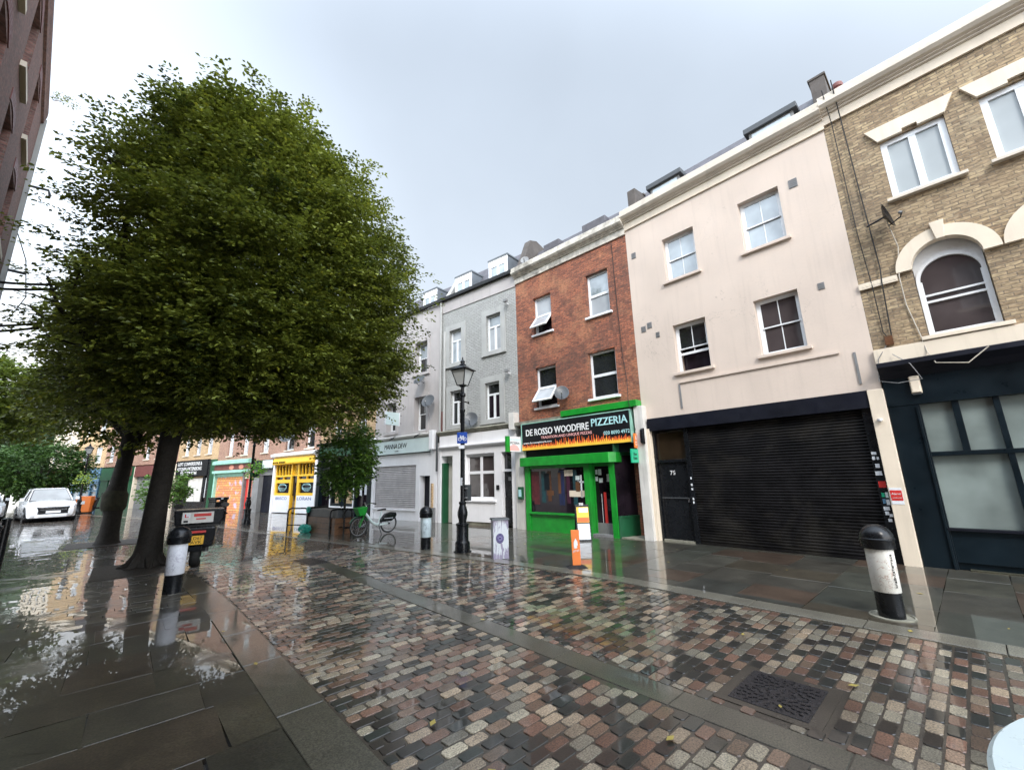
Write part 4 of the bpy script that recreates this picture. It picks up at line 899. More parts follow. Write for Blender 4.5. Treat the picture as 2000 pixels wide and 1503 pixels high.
text('lettering', 'BRISCO', 'sign_blue', b6, L6-.42, .064, .72, h=.16, w=1.15, depth=.004); text('lettering', 'LORAN', 'sign_blue', b6, 1.75, .064, .72, h=.16, w=1.3, depth=.004)
b7, L7 = root_at(7, 'narrow_brick_building', 'narrow brown brick bay with dark grey gate, between the yellow and mint shops')
brownwall(b7, L7, 2.95, [(1.0, 1.7, 3.42, 4.9), (1.0, 1.7, 5.9, 7.3)], 'georgian', 'curtain')
cornice_std(b7, .0, L7, 7.9); board(b7, 'fascia', .0, L7, 2.45, 2.98, -.3, .12, 'navy2'); build('balcony_rail', MB().box(.1, 1.2, .12, .15, 2.5, 2.95), 'milk_sign', b7)
board(b7, 'pier', 1.6, L7, 0, 2.45, -.3, .06, 'mid_gray'); build('gate', MB().box(.05, 1.6, -.25, -.2, 0, 2.1), 'navy2', b7); board(b7, 'gate_head', .05, 1.6, 2.1, 2.45, -.3, -.1, 'mid_gray')
b8, L8 = root_at(8, 'mint_shop_building', 'brown brick building with mint green fascia and orange brick mural shutter')
brownwall(b8, L8, 3.12, [(1.1, 1.75, 3.42, 4.95), (3.0, 3.65, 3.42, 4.95), (1.1, 1.75, 5.9, 7.3), (3.0, 3.65, 5.9, 7.3)], 'georgian', 'curtain')
cornice_std(b8, .0, L8, 7.9)
mould(b8, .3, L8, [(.1, 2.86), (.3, 2.9), (.3, 3.1), (.1, 3.16)], 'mint', 'fascia_cornice'); board(b8, 'fascia', .3, L8, 2.5, 2.88, -.3, .14, 'terracotta'); board(b8, 'shutter_box', .3, L8-.1, 2.34, 2.5, -.3, .3, 'mint')
for a in (1.4, 2.6): build('painted_blob', MB().lathe([(.0, 0), (.3, .004), (.0, .012)], 12, sy=.5).xf(Matrix.Translation((a, .14, 2.68)) @ Matrix.Rotation(R(-90), 4, 'X')), 'pink', b8)
board(b8, 'shutter_head', 1.25, L8-.15, 2.1, 2.34, -.2, .0, 'mint'); shutter(b8, 1.25, L8-.15, .02, 2.1, 'mural', .08, -.06); board(b8, 'pier', 1.1, 1.25, 0, 2.34, -.3, .05, 'mid_gray'); build('door', MB().box(.45, 1.05, -.15, -.1, 0, 1.95), 'red', b8); board(b8, 'pier', .0, .4, 0, 2.5, -.3, .10, 'pink'); board(b8, 'pier', L8-.15, L8, 0, 3.1, -.3, .12, 'mint'); board(b8, 'door_head', .4, 1.1, 1.95, 2.34, -.2, .0, 'pale_cream')
b9, L9 = root_at(9, 'loft_shop_building', 'brick building with black fascia advertising loft conversions, seen below the big tree')
brownwall(b9, L9, 3.3, [(.9, 1.6, 3.7, 5.0), (2.4, 3.1, 3.7, 5.0), (4.0, 4.7, 3.7, 5.0), (.9, 1.6, 6, 7.2), (4.0, 4.7, 6, 7.2)], 'sash11', 'curtain', mat='tan_brick')
cornice_std(b9, .0, L9, 7.9); board(b9, 'fascia', .9, L9-.3, 2.25, 3.35, -.3, .15, 'textblack')
for s_, zz, ww in (('LOFT CONVERSIONS &', 2.98, 3.3), ('KITCHEN EXTENSIONS', 2.64, 3.3), ('0207 228 9944', 2.34, 2.2)): text('lettering', s_, 'textwhite', b9, L9-.55-(0 if ww > 3 else .5), .155, zz, h=.24, w=ww, bold=.01)
mb = MB().box(.6, .9, -.3, .1, 0, 3.3).box(L9-.9, L9-.3, -.3, .08, 0, 2.3).box(.9, L9-.9, -.3, .06, 0, .55).box(1.3, 1.5, -.3, .06, .55, 2.3).box(3.6, 3.9, -.3, .06, .55, 2.3); build('shopfront', mb, 'black', b9); board(b9, 'whitewashed_pane', 1.5, 3.6, .55, 2.1, -.1, -.05, 'white_dirty'); board(b9, 'side_panel', .95, 1.3, .8, 2.1, -.1, -.05, 'paper'); board(b9, 'pilaster', L9-.32, L9-.02, 0, 3.2, -.3, .16, 'pale_cream'); board(b9, 'pier', .0, .6, 0, 3.3, -.3, .1, 'green_dark')
b10, L10 = root_at(10, 'maroon_shop_building', 'brick building with a maroon shop fascia, seen between the two big trunks')
brownwall(b10, L10, 3.3, [(x, x+.75, z, z+1.3) for x in (.8, 2.6, 4.4) for z in (3.7, 6.0)], 'sash11', 'curtain')
cornice_std(b10, .0, L10, 7.9); board(b10, 'fascia', .2, 2.9, 2.5, 3.2, -.3, .15, 'navy2'); board(b10, 'fascia', 3.0, L10-.2, 2.4, 3.2, -.3, .15, 'terracotta'); mb = MB().box(0, .2, -.3, .1, 0, 3.2).box(2.9, 3.05, -.3, .12, 0, 3.2).box(L10-.2, L10, -.3, .12, 0, 3.2); build('pier', mb, 'pale_cream', b10); board(b10, 'shop_glazing', .2, 2.9, 0, 2.5, -.2, -.1, 'navy'); board(b10, 'shop_glazing', 3.05, L10-.2, 0, 2.4, -.2, -.1, 'mid_gray')
b11, L11 = root_at(11, 'green_shop_building', 'red brown brick building with a green shopfront and maroon board, left of the far trunk')
brownwall(b11, L11, 3.3, [(x, x+.7, z, z+1.4) for x in (.7, 2.2, 3.5) for z in (3.7, 6.0)], 'sash11', 'curtain'); cornice_std(b11, .0, L11, 7.9)
board(b11, 'fascia', .0, L11, 2.2, 3.2, -.3, .12, 'green_dark'); sb = board(b11, 'shop_sign', .3, 2.6, 2.5, 3.15, .12, .18, 'terracotta'); build('sign_stripes', MB().box(.6, 2.2, .18, .19, 2.88, 2.98).box(.6, 2.2, .18, .19, 2.66, 2.76), 'paper', sb)
shutter(b11, 1.5, 3.6, 0, 2.2, 'white_dirty', .09, -.05); board(b11, 'pier', .0, 1.5, 0, 2.2, -.3, .05, 'green_dark'); board(b11, 'pier', 3.6, L11, 0, 2.2, -.3, .05, 'green_dark')
b12, L12 = root_at(12, 'blue_shop_building', 'pale brick building with a blue shopfront, at the far end of the terrace')
brownwall(b12, L12, 3.3, [(.5, 1.15, 3.7, 5.0), (1.9, 2.5, 3.7, 5.0), (.5, 1.15, 6, 7.2), (1.9, 2.5, 6, 7.2)], 'sash11', 'curtain', mat='tan_brick'); cornice_std(b12, .0, L12, 7.9)
board(b12, 'fascia', .15, L12, 2.0, 3.25, -.3, .1, 'blue_shop'); mb = MB(); bars(mb, .2, L12-.25, .5, 2.0, -.1, .05, .1, [1.0, 2.0], [1.4], .05); mb.box(.2, L12-.2, -.1, .05, 0, .5); build('shopfront', mb, 'blue_shop', b12); board(b12, 'shop_glazing', .2, L12-.2, .5, 2.0, -.15, -.08, 'glass_bright'); board(b12, 'pilaster', L12-.22, L12, 0, 3.3, -.3, .12, 'milk_sign')
b13, L13 = root_at(13, 'tall_cream_building', 'tall cream building with small windows, farthest left of the terrace')
brownwall(b13, L13, 3.3, [(x, x+.7, z, z+1.3) for x in (.5, 1.8, 3.1, 4.2) for z in (3.9, 6.3)], 'sash11', 'glass_dark', top=9.2, mat='pale_cream'); cornice_std(b13, .0, L13, 9.2, fr='pale_cream'); mb = MB().box(.2, L13-.2, -.3, .05, 0, 3.3); build('shopfront', mb, 'wood', b13)
for r_, zt in ((b5, 8.6), (b6, 8.4), (b7, 8.4), (b8, 8.4), (b9, 8.4), (b10, 8.4), (b11, 8.4), (b12, 8.4), (b13, 9.7)):
    i_ = [b5, b6, b7, b8, b9, b10, b11, b12, b13].index(r_)+5; L_ = math.hypot(FAC[i_+1][0]-FAC[i_][0], FAC[i_+1][1]-FAC[i_][1])
    build('roof', MB().extx([(-.4, zt-.2), (-.4, zt), (-3.5, zt+.8), (-8.8, zt+.8), (-8.8, zt-.2)], .0, L_), 'slate', r_)

# ---- the tall brick building on the left (its front also shows in windows and puddles)
a_ = math.atan2(16.1+8, -3.05+.45)
bl_ = thing('corner_brick_building', 'dark red brick building rising out of the top left corner of the picture', 'building', (-.45, -8, 0), a_)
LL = math.hypot(16.1+8, -3.05+.45)
# here x runs up the street and the street lies on the -y side
def lwin(x, z, w=1.0, h=1.7, arch=True): return (x, x+w, z, z+h)
ops = [lwin(x, z) for x in np.arange(1.2, LL-1.2, 2.55) for z in (4.2, 7.0, 9.6)]
mb = MB(); xs = sorted({0, LL, *[v for o in ops for v in o[:2]]}); zs = sorted({0, 12.0, 3.2, *[v for o in ops for v in o[2:]]})
for a, b in zip(xs[:-1], xs[1:]):
    for c, d in zip(zs[:-1], zs[1:]):
        if any(o[0] < (a+b)/2 < o[1] and o[2] < (c+d)/2 < o[3] for o in ops): continue
        mb.poly([(a, 0, c), (b, 0, c), (b, 0, d), (a, 0, d)])
for a, b, c, d in ops:
    r_ = .25; mb.poly([(a, 0, c), (a, 0, d), (a, r_, d), (a, r_, c)]); mb.poly([(b, 0, c), (b, r_, c), (b, r_, d), (b, 0, d)]); mb.poly([(a, 0, d), (b, 0, d), (b, r_, d), (a, r_, d)]); mb.poly([(a, 0, c), (a, r_, c), (b, r_, c), (b, 0, c)])
mb.box(.002, LL-.002, .25, 8, 0, 11.98); mb.poly([(LL, 0, 0), (LL, .25, 0), (LL, .25, 12), (LL, 0, 12)])
build('wall', mb, 'left_brick', bl_)
for a, b, c, d in ops:
    mb = MB(); bars(mb, a, b, c, d, .12, .2, .09, [(a+b)/2], [(c+d)/2], .03); f = build('window', mb, 'upvc', bl_)
    build('pane', MB().poly([(a, .17, c), (b, .17, c), (b, .17, d), (a, .17, d)]), 'curtain', f); build('sill', MB().box(a-.1, b+.1, -.08, .1, c-.12, c), 'pale_cream', f)
    mb = MB(); n = 9
    for i in range(n):
        t0, t1 = i/n, (i+1)/n; zz = lambda t_: d+.12*math.sin(math.pi*t_)
        mb.prism([(a-.1+(b-a+.2)*t0, -.015, zz(t0)), (a-.1+(b-a+.2)*t1-.012, -.015, zz(t1)), (a-.1+(b-a+.2)*t1-.012, -.015, zz(t1)+.26), (a-.1+(b-a+.2)*t0, -.015, zz(t0)+.26)], [(a-.1+(b-a+.2)*t0, .02, zz(t0)), (a-.1+(b-a+.2)*t1-.012, .02, zz(t1)), (a-.1+(b-a+.2)*t1-.012, .02, zz(t1)+.26), (a-.1+(b-a+.2)*t0, .02, zz(t0)+.26)])
    build('brick_arch', mb, 'terracotta', bl_)
build('corner_strip', MB().box(LL-.02, LL+.05, -.10, .3, 0, 11.9), 'gray_trim', bl_)
build('cornice', MB().extx([(0.02, 11.7), (-.05, 11.75), (-.07, 11.9), (-.09, 12.0), (-.09, 12.15), (.3, 12.15)], 0, LL), 'left_brick', bl_)
build('shop_fascia', MB().box(0, LL, -.1, .0, 2.6, 3.2), 'navy2', bl_)
mb = MB()
for x in np.arange(.3, LL-.4, 3.1): bars(mb, x, x+2.8, .5, 2.6, -.05, .0, .1, [x+1.4], [2.0], .04)
build('shopfronts', mb, 'white_dirty', bl_); build('shop_glazing', MB().box(0, LL, -.02, -.01, .5, 2.6), 'glass_milk', bl_)
build('wall_lamp', MB().tube([(LL-.3, -.1, 9.6), (LL-.3, -.45, 9.65), (LL-.3, -.5, 9.5)], .035), 'dark_gray', bl_); build('wall_lamp', MB().tube([(LL-.1, -.1, 7.2), (LL-.1, -.4, 7.2)], .04), 'dark_gray', bl_)
build('loose_cable', MB().tube([(LL, -.1, 8.3), (LL-.02, -.35, 7.6), (LL, -.5, 6.6), (LL, -.3, 5.9), (LL, -.05, 6.1)], .012, 5), 'cable', bl_)
def cobj(name, label, cat, pts, r, mat='cable', group=None):
    o = build(name, MB().tube(pts, r, 6), mat); cat_tag(o, label, cat, group); return o
def sag(p, q, s, n=14): return [Vector(p).lerp(Vector(q), t)-Vector((0, 0, s*4*t*(1-t))) for t in np.linspace(0, 1, n)]
cobj('overhead_cable', 'topmost of the black cables leaving the left edge into the big tree', 'cable', sag((-4.3, 15.2, 6.6), (-1.6, 12.6, 5.9), .15), .028)
cobj('overhead_cable', 'second black cable from the top, running into the big tree', 'cable', sag((-4.3, 15.2, 6.35), (-1.6, 12.6, 5.8), .15), .028)
cobj('overhead_cable', 'third black cable from the top at the left edge, running into the big tree', 'cable', sag((-4.3, 15.2, 5.25), (-1.7, 12.6, 5.0), .12), .026)
cobj('overhead_cable', 'lowest of the black cables at the left edge, running into the big tree', 'cable', sag((-4.3, 15.2, 5.08), (-1.7, 12.6, 4.9), .12), .026)
# cables on the facades
def fcable(i, name, label, pts, r=.008, mat='cable'):
    return cobj(name, label, 'cable', [W2(i, x, y, z)[0] for x, y, z in pts], r, mat)
fcable(0, 'facade_cable', 'long black cable hanging straight down the yellow stock brick wall', [(6.55, .30, 9.3), (6.55, .06, 8.5), (6.53, .03, 7), (6.50, .03, 5.2), (6.52, .06, 4.9), (6.56, .03, 3.9)], .010)
fcable(0, 'facade_cable', 'thin black cable down the extreme left edge of the yellow brick wall', [(6.72, .28, 9.2), (6.70, .05, 8.5), (6.70, .02, 6.0), (6.66, .05, 4.9), (6.66, .02, 4.0), (6.6, .02, 3.85)], .008)
fcable(0, 'facade_cable', 'cream cable running down the yellow brick from the black satellite dish', [(6.26, .15, 6.0), (6.20, .03, 5.5), (6.28, .06, 4.93), (6.28, .02, 4.4), (6.2, .03, 3.8), (6.17, .09, 3.5), (6.1, .3, 3.25), (5.75, .32, 3.17), (5.5, .3, 3.38)], .009, 'cable_white')
fcable(0, 'facade_cable', 'tangle of grey cable looping over the top corner of the black shopfront', [(6.62, .03, 3.8), (6.8, .10, 3.5), (6.85, .15, 3.1), (6.6, .31, 3.0), (6.3, .30, 3.02), (6.4, .3, 3.3), (6.6, .10, 3.55)], .007, 'mid_gray')
build('junction_box', MB().box(6.55, 6.66, .0, .07, 3.74, 3.9), 'wood', b0)
fcable(2, 'facade_cable', 'long black cable drooping down the red brick wall beside the pizza sign', [(.46, .02, 8.3), (.44, .02, 6.4), (.40, .03, 4.8), (.33, .04, 4.1), (.2, .32, 3.5), (.12, .34, 3.1), (.08, .3, 2.7)], .009)
fcable(1, 'facade_cable', 'thin dark cable down the join of the white and cream pilasters', [(4.7, .14, 3.05), (4.74, .18, 2.6), (4.70, .15, 2.1), (4.72, .14, 1.6), (4.68, .14, 1.4)], .007)
fcable(2, 'facade_cable', 'tangled brown cables along the ledge left of the pizza sign', [(4.3, .1, 3.75), (4.0, .28, 3.45), (3.7, .26, 3.4), (3.4, .27, 3.5), (3.0, .27, 3.42), (2.6, .28, 3.5)], .010, 'wood')

def dish(i, name, label, x, y, z, rad=.3, az=0, tilt=25, mat='dark_gray'):
    p, a = W2(i, x, y, z); t = thing(name, label, 'satellite dish', p, a+az)
    prof = [(.005, .0)]+[(rad*k/8, rad*.22*(k/8)**2) for k in range(1, 9)]+[(rad*1.02, rad*.22), (rad*.9, rad*.13), (.02, -.03)]
    mt = Matrix.Rotation(R(-90+tilt), 4, 'X') @ Matrix.Scale(1.12, 4, (0, 1, 0))
    build('reflector', MB().lathe(prof, 24).xf(mt), mat, t, smooth=True)
    build('arm', MB().tube([(0, .02, -rad*.9), (0, rad*.9, -rad*.55), (0, rad*1.05, -rad*.2)], .012).tube([(0, -.02, 0), (0, -y, -.05)], .016), mat, t)
    build('receiver', MB().tube([(0, rad*1.05, -rad*.22), (0, rad*.88, -.02)], .028), 'mid_gray', t)
    return t
dish(0, 'satellite_dish', 'black satellite dish seen edge on, on the yellow brick wall', 6.26, .28, 6.03, .21, R(80), 10, 'black')
dish(2, 'satellite_dish', 'dark satellite dish on the red brick wall beside the open lower window', 2.42, .22, 4.05, .22, R(35))
dish(3, 'satellite_dish', 'dark grey dish low on the grey brick wall, just right of the lamp post', 2.05, .22, 3.68, .26, R(30))
dish(4, 'satellite_dish', 'grey dish under the upper window of the grey rendered building', .95, .28, 5.62, .25, R(10), 40)
dish(4, 'satellite_dish', 'grey dish beside the lower window, at the edge of the grey rendered building', .38, .28, 4.66, .27, R(20), 30)
dish(6, 'satellite_dish', 'round dark dish hanging in front of a window above the yellow shop', 2.6, .4, 4.2, .42, R(30))
dish(2, 'satellite_dish', 'pale dish on the roof in the angle of the gable, above the red brick building', 4.0, -.1, 9.25, .15, R(30), 20, 'mid_gray')
def camera_on_wall(i, label, x, y, z):
    p, a = W2(i, x, y, z); t = thing('security_light', label, 'security light', p, a)
    build('bracket', MB().tube([(0, 0, 0), (0, .25, .05)], .018), 'white', t); build('lamp_head', MB().box(-.12, .05, .16, .26, .02, .12), 'mid_gray', t, bevel=.01); build('white_arm', MB().tube([(.0, .05, .02), (.12, .1, .1)], .018), 'white', t)
camera_on_wall(3, 'white and grey security light beside the upper right window of the grey brick building', .35, .0, 7.75)
camera_on_wall(3, 'white and grey security light beside the lower right window of the grey brick building', .35, .0, 5.15)

# ------------------------------------------------------------------ street furniture
def bollard(label, x, y, wrap, rz=0, plate=False, grp='black bollards with white bands'):
    t = thing('bollard', label, 'bollard', (x, y, 0), rz, grp)
    build('post', MB().lathe([(.118, -.01), (.118, .28), (.12, .285)], 28), 'black', t, smooth=True)
    build('printed_band', MB().lathe([(.123, .272), (.125, .275), (.127, .72), (.125, .725)], 28), wrap, t, smooth=True)
    pr = [(.13, .715), (.152, .72), (.155, .735), (.155, .80), (.162, .81), (.162, .825), (.155, .832)]
    pr += [(.155*math.cos(a), .832+.145*math.sin(a)) for a in np.linspace(.1, 1.52, 10)]
    build('domed_cap', MB().lathe(pr, 28), 'black', t, smooth=True)
    if plate: build('collar', MB().lathe([(.20, -.01), (.20, .022), (.185, .026), (.175, .014), (.12, .014)], 28, .01, 0), 'mossy', t, smooth=True)
    return t
bR = bollard('black bollard with domed cap and doodled white band, right foreground in front of the shutter', 6.38, .88, 'wrap_a', 0, True)
m3 = Matrix.Translation((0, 0, 0))
# handwriting down the band, wrapped letters small enough to sit on the curve
sg_ = 'knightsterrace'
for k, ch in enumerate(sg_):
    a = R(238); n_ = Vector((math.cos(a), math.sin(a), 0)); tz = Vector((0, 0, 1)); tx = Vector((0, 0, 1)); ty = tx.cross(n_)*-1
    m = Matrix(((tx.x, ty.x, n_.x, n_.x*.1275), (tx.y, ty.y, n_.y, n_.y*.1275), (tx.z, ty.z, n_.z, .33+k*.0245), (0, 0, 0, 1)))
    text('handwriting', ch, 'textblack', bR, 0, 0, 0, h=.032 if ch in 'gkt' else .024, w=.022, m3=m, depth=.002)
bollard('black domed bollard with lilac scrawled band, between the near tree and the scooter', .76, 8.66, 'wrap_b', R(50))
bollard('black bollard with domed cap and pale blue band, between the bike and the lamp post', 5.46, 9.06, 'wrap_c', R(20))

def lamp(name, label, x, y, s=1.0, sign=True, rz=0):
    t = thing(name, label, 'street lamp', (x, y, 0), rz, None)
    build('base', MB().lathe([(.20, 0), (.20, .03), (.165, .04), (.165, .20), (.15, .23), (.135, .25), (.135, .56), (.15, .575), (.15, .61), (.11, .63)], 20), 'black', t, smooth=True)
    build('pole', MB().lathe([(.09, .62), (.085, .66), (.115, .80), (.115, .86), (.09, .95), (.07, 1.02), (.085, 1.05), (.085, 1.08), (.052, 1.10), (.05, 3.15), (.065, 3.17), (.065, 3.22), (.045, 3.24), (.045, 3.52), (.075, 3.55), (.075, 3.60), (.04, 3.64), (.04, 3.76), (.095, 3.80)], 18), 'black', t, smooth=True)
    build('ladder_bar', MB().tube([(-.24, 0, 3.42), (.24, 0, 3.42)], .016).lathe([(.0, 3.38), (.028, 3.42), (.0, 3.46)], 8, .25).lathe([(.0, 3.38), (.028, 3.42), (.0, 3.46)], 8, -.25), 'black', t)
    def ring(z, w): return [(w, w, z), (-w, w, z), (-w, -w, z), (w, -w, z)]
    mb = MB()
    for i in range(4): mb.tube([ring(3.81, .095)[i], ring(4.18, .195)[i]], .012, 6)
    for z, w in ((3.81, .095), (4.18, .195)):
        r_ = ring(z, w)
        for i in range(4): mb.tube([r_[i], r_[(i+1) % 4]], .011, 6)
    ln = build('lantern_frame', mb, 'black', t)
    build('lantern_glass', MB().prism(ring(3.815, .088), ring(4.175, .185)), 'lamp_glass', ln)
    mb = MB().prism(ring(4.18, .235), ring(4.20, .235)).prism(ring(4.20, .215), ring(4.31, .08)).lathe([(.07, 4.30), (.085, 4.33), (.05, 4.36), (.05, 4.39), (.065, 4.41), (.03, 4.45), (.018, 4.47), (.02, 4.50), (.0, 4.54)], 12)
    build('lantern_roof', mb, 'black', ln)
    return t
lp = lamp('street_lamp', 'black Victorian style lamp post with glass lantern, nearest to us', 5.78, 8.02, rz=R(20))
ps = thing('cycle_sign', 'square blue cycle route sign with white bicycle, strapped to the near lamp post', 'sign', (5.72, 7.96, 2.535), R(-45))
build('plate', MB().box(-.115, .125, -.012, .0, -.13, .13), 'sign_blue', ps, bevel=.004)
mb = MB(); yy = -.016
for cx_ in (-.05, .065): mb.torus((cx_, yy, -.03), .038, .006, 18, 5)
for p, q in (((-.05, -.03), (-.022, .045)), ((-.022, .045), (-.05, .052)), ((-.028, .025), (.028, .025)), ((-.028, .025), (.004, -.03)), ((.004, -.03), (.065, -.03)), ((.028, .025), (.065, -.03)), ((.004, -.03), (.03, .04)), ((.016, .045), (.046, .045))): mb.tube([(p[0], yy, p[1]), (q[0], yy, q[1])], .006, 5)
build('bicycle_symbol', mb, 'textwhite', ps)
build('small_plate', MB().box(-.08, .06, -.012, .0, -.25, -.17), 'paper', ps)
gb = thing('control_box', 'grey metal box strapped to the near lamp post at waist height', 'box', (5.86, 8.02, 1.10), R(20)); build('case', MB().box(-.02, .16, -.06, .06, 0, .36), 'dark_gray', gb, bevel=.008); build('straps', MB().box(-.06, .0, -.065, .065, .06, .085).box(-.06, .0, -.065, .065, .27, .295), 'mid_gray', gb)
build('notice', MB().box(-.06, -.052, -.03, .03, 1.45, 1.62), 'paper', lp)
lamp('street_lamp', 'black street lamp hung with a green flower basket, in front of the mint shop', 3.89, 20.42)
hb = thing('hanging_basket', 'bright green basket on the lamp post before the mint shop', 'hanging basket', (3.95, 20.1, 2.05)); 
lamp('street_lamp', 'black street lamp with a yellow green badge, far off by the blue shop', -1.95, 39.0)
hb2 = thing('hanging_basket', 'pale green basket on the far lamp post by the blue shop', 'hanging basket', (-1.95, 38.7, 2.1))

cab = thing('utility_cabinet', 'white street cabinet printed with bare purple trees and a round violet emblem', 'cabinet', (5.86, 6.83, 0), R(-30))
build('body', MB().box(-.16, .16, -.13, .13, .0, .755), 'treebox', cab, bevel=.006); build('lid', MB().prism([(-.185, -.155, .755), (.185, -.155, .755), (.185, .155, .755), (-.185, .155, .755)], [(-.17, -.14, .785), (.17, -.14, .785), (.17, .14, .785), (-.17, .14, .785)]), 'dark_gray', cab)
M['violet'] = P('violet_print', (.045, .03, .14), .4, var=.3, vs=60); M['lilac'] = P('lilac_print', (.42, .38, .62), .4)
mb = MB().lathe([(.082, -.002), (.082, .002)], 28).xf(Matrix.Translation((-.02, -.134, .40)) @ Matrix.Rotation(R(90), 4, 'X') @ Matrix.Scale(1.18, 4, (0, 1, 0))); em = build('emblem', mb, 'violet', cab)
mb = MB().torus((-.02, -.137, .40), .046, .004, 24, 5).torus((-.02, -.137, .40), .028, .006, 20, 5)
for k in range(16): a = 2*math.pi*k/16; mb.box(-.02+.065*math.cos(a)-.005, -.02+.065*math.cos(a)+.005, -.138, -.136, .40+.075*math.sin(a)-.007, .40+.075*math.sin(a)+.007)
build('emblem_ring', mb, 'lilac', em)

ob = thing('flag_board', 'narrow orange pavement sign board with white house logo on a black foot', 'sign board', (6.14, 5.06, 0), R(-38))
build('panel', MB().prism([(-.075, -.01, .03), (.075, -.01, .03), (.075, .012, .03), (-.075, .012, .03)], [(-.075, .02, .64), (.075, .02, .64), (.075, .04, .64), (-.075, .04, .64)]), 'orange', ob, bevel=.004)
build('foot', MB().prism([(-.2, -.16, .0), (.2, -.16, .0), (.2, .18, .0), (-.2, .18, .0)], [(-.09, -.03, .05), (.09, -.03, .05), (.09, .05, .05), (-.09, .05, .05)]), 'rubber', ob)
mb = MB(); yf_ = lambda z: -.013+(z-.03)*.049
hp = [(-.032, .33), (.022, .33), (.022, .37), (.034, .38), (.034, .44), (.0, .50), (-.036, .43), (-.036, .38)]
mb.poly([(x, yf_(z), z) for x, z in hp]); build('house_logo', mb, 'textwhite', ob)
text('lettering', 'JUST EAT', 'textwhite', ob, 0, 0, 0, w=.12, h=.04, m3=Matrix(((1, 0, 0, -.06), (0, .049, -1, yf_(.26)), (.12, 1, 0, .255), (0, 0, 0, 1))), depth=.002, bold=.01)
ab = thing('poster_stand', 'black A frame stand with a yellow pizza poster, behind the orange sign board', 'poster stand', (8.72, 6.93, 0), R(-42))
build('frame', MB().prism([(-.26, -.22, 0), (.26, -.22, 0), (.26, -.19, 0), (-.26, -.19, 0)], [(-.24, -.03, 1.02), (.24, -.03, 1.02), (.24, .0, 1.02), (-.24, .0, 1.02)]).prism([(-.26, .19, 0), (.26, .19, 0), (.26, .22, 0), (-.26, .22, 0)], [(-.24, .0, 1.02), (.24, .0, 1.02), (.24, .03, 1.02), (-.24, .03, 1.02)]), 'black', ab, bevel=.006)
def onf(z0, z1, x0, x1, e_=.004): f_ = lambda z: -.222-e_+z*.186; return MB().prism([(x0, f_(z0), z0), (x1, f_(z0), z0), (x1, f_(z0)+.003, z0), (x0, f_(z0)+.003, z0)], [(x0, f_(z1), z1), (x1, f_(z1), z1), (x1, f_(z1)+.003, z1), (x0, f_(z1)+.003, z1)])
build('poster', onf(.52, .95, -.2, .22), 'flame_y', ab); build('poster_picture', onf(.53, .66, -.19, .21, .006), 'flame', ab); build('poster_heading', onf(.80, .93, -.12, .2, .006), 'paper', ab); build('menu_sheet', onf(.06, .49, -.2, .22), 'paper', ab); build('clip', MB().box(-.1, .05, -.05, .05, 1.0, 1.07), 'chrome', ab)

ab.scale = (.72, .8, .86)
# rental bike
bk = thing('rental_bicycle', 'pale rental bicycle with green basket and fork, black rear guard, parked by the white shop', 'bicycle', (5.78, 12.62, 0), R(180+4))
rw = .285; FX, RX = .48, -.50
def wheel(cx_, z=rw, name='wheel'):
    w_ = build(name, MB().torus((cx_, 0, z), rw-.022, .022, 32, 8), 'rubber', bk, smooth=True)
    build('rim', MB().torus((cx_, 0, z), rw-.048, .010, 32, 6), 'mid_gray', w_)
    mb = MB()
    for k in range(18): a = 2*math.pi*k/18; mb.tube([(cx_+.02*math.cos(a+.8), .02*(-1)**k, z+.02*math.sin(a+.8)), (cx_+(rw-.05)*math.cos(a), 0, z+(rw-.05)*math.sin(a))], .0022, 4)
    build('spokes', mb, 'chrome', w_); build('hub', MB().tube([(cx_, -.05, z), (cx_, .05, z)], .03, 12), 'dark_gray', w_)
wheel(FX); wheel(RX, rw+.02)
build('frame', MB().tubes([(.30, 0, .66), (.22, 0, .58), (.08, 0, .40), (-.06, 0, .31), (-.20, 0, .29), (-.50, 0, .305)], [.035, .042, .042, .045, .04, .022], 12).tube([(-.14, 0, .30), (-.24, 0, .62)], .022, 10), 'lime_white', bk, smooth=True)
build('fork', MB().tube([(.30, .0, .70), (.36, .045, .56), (.48, .05, .285)], .018, 8).tube([(.30, .0, .70), (.36, -.045, .56), (.48, -.05, .285)], .018, 8).tube([(.27, 0, .84), (.31, 0, .66)], .028, 10), 'green', bk, smooth=True)
build('front_guard', MB().tube([(FX+(rw+.02)*math.cos(a), 0, rw+(rw+.02)*math.sin(a)) for a in np.linspace(.4, 2.6, 12)], .018, 6), 'green_dark', bk)
build('basket', MB().prism([(.33, -.12, .60), (.52, -.12, .60), (.52, .12, .60), (.33, .12, .60)], [(.30, -.17, .86), (.62, -.17, .83), (.62, .17, .83), (.30, .17, .86)]), 'green', bk, bevel=.02)
build('handlebar', MB().tube([(.16, -.28, .93), (.22, -.2, .96), (.28, -.05, .90), (.28, .05, .90), (.22, .2, .96), (.16, .28, .93)], .014, 8).tube([(.27, 0, .82), (.28, 0, .92)], .018, 8), 'chrome', bk); build('grips', MB().tube([(.10, -.28, .925), (.19, -.26, .945)], .02, 8).tube([(.10, .28, .925), (.19, .26, .945)], .02, 8), 'rubber', bk)
build('saddle', MB().prism([(-.10, -.02, .70), (-.36, -.08, .71), (-.36, .08, .71), (-.10, .02, .70)], [(-.11, -.015, .735), (-.36, -.075, .76), (-.36, .075, .76), (-.11, .015, .735)]), 'rubber', bk, bevel=.012); build('seat_post', MB().tube([(-.24, 0, .60), (-.26, 0, .71)], .015, 8), 'lime_white', bk)
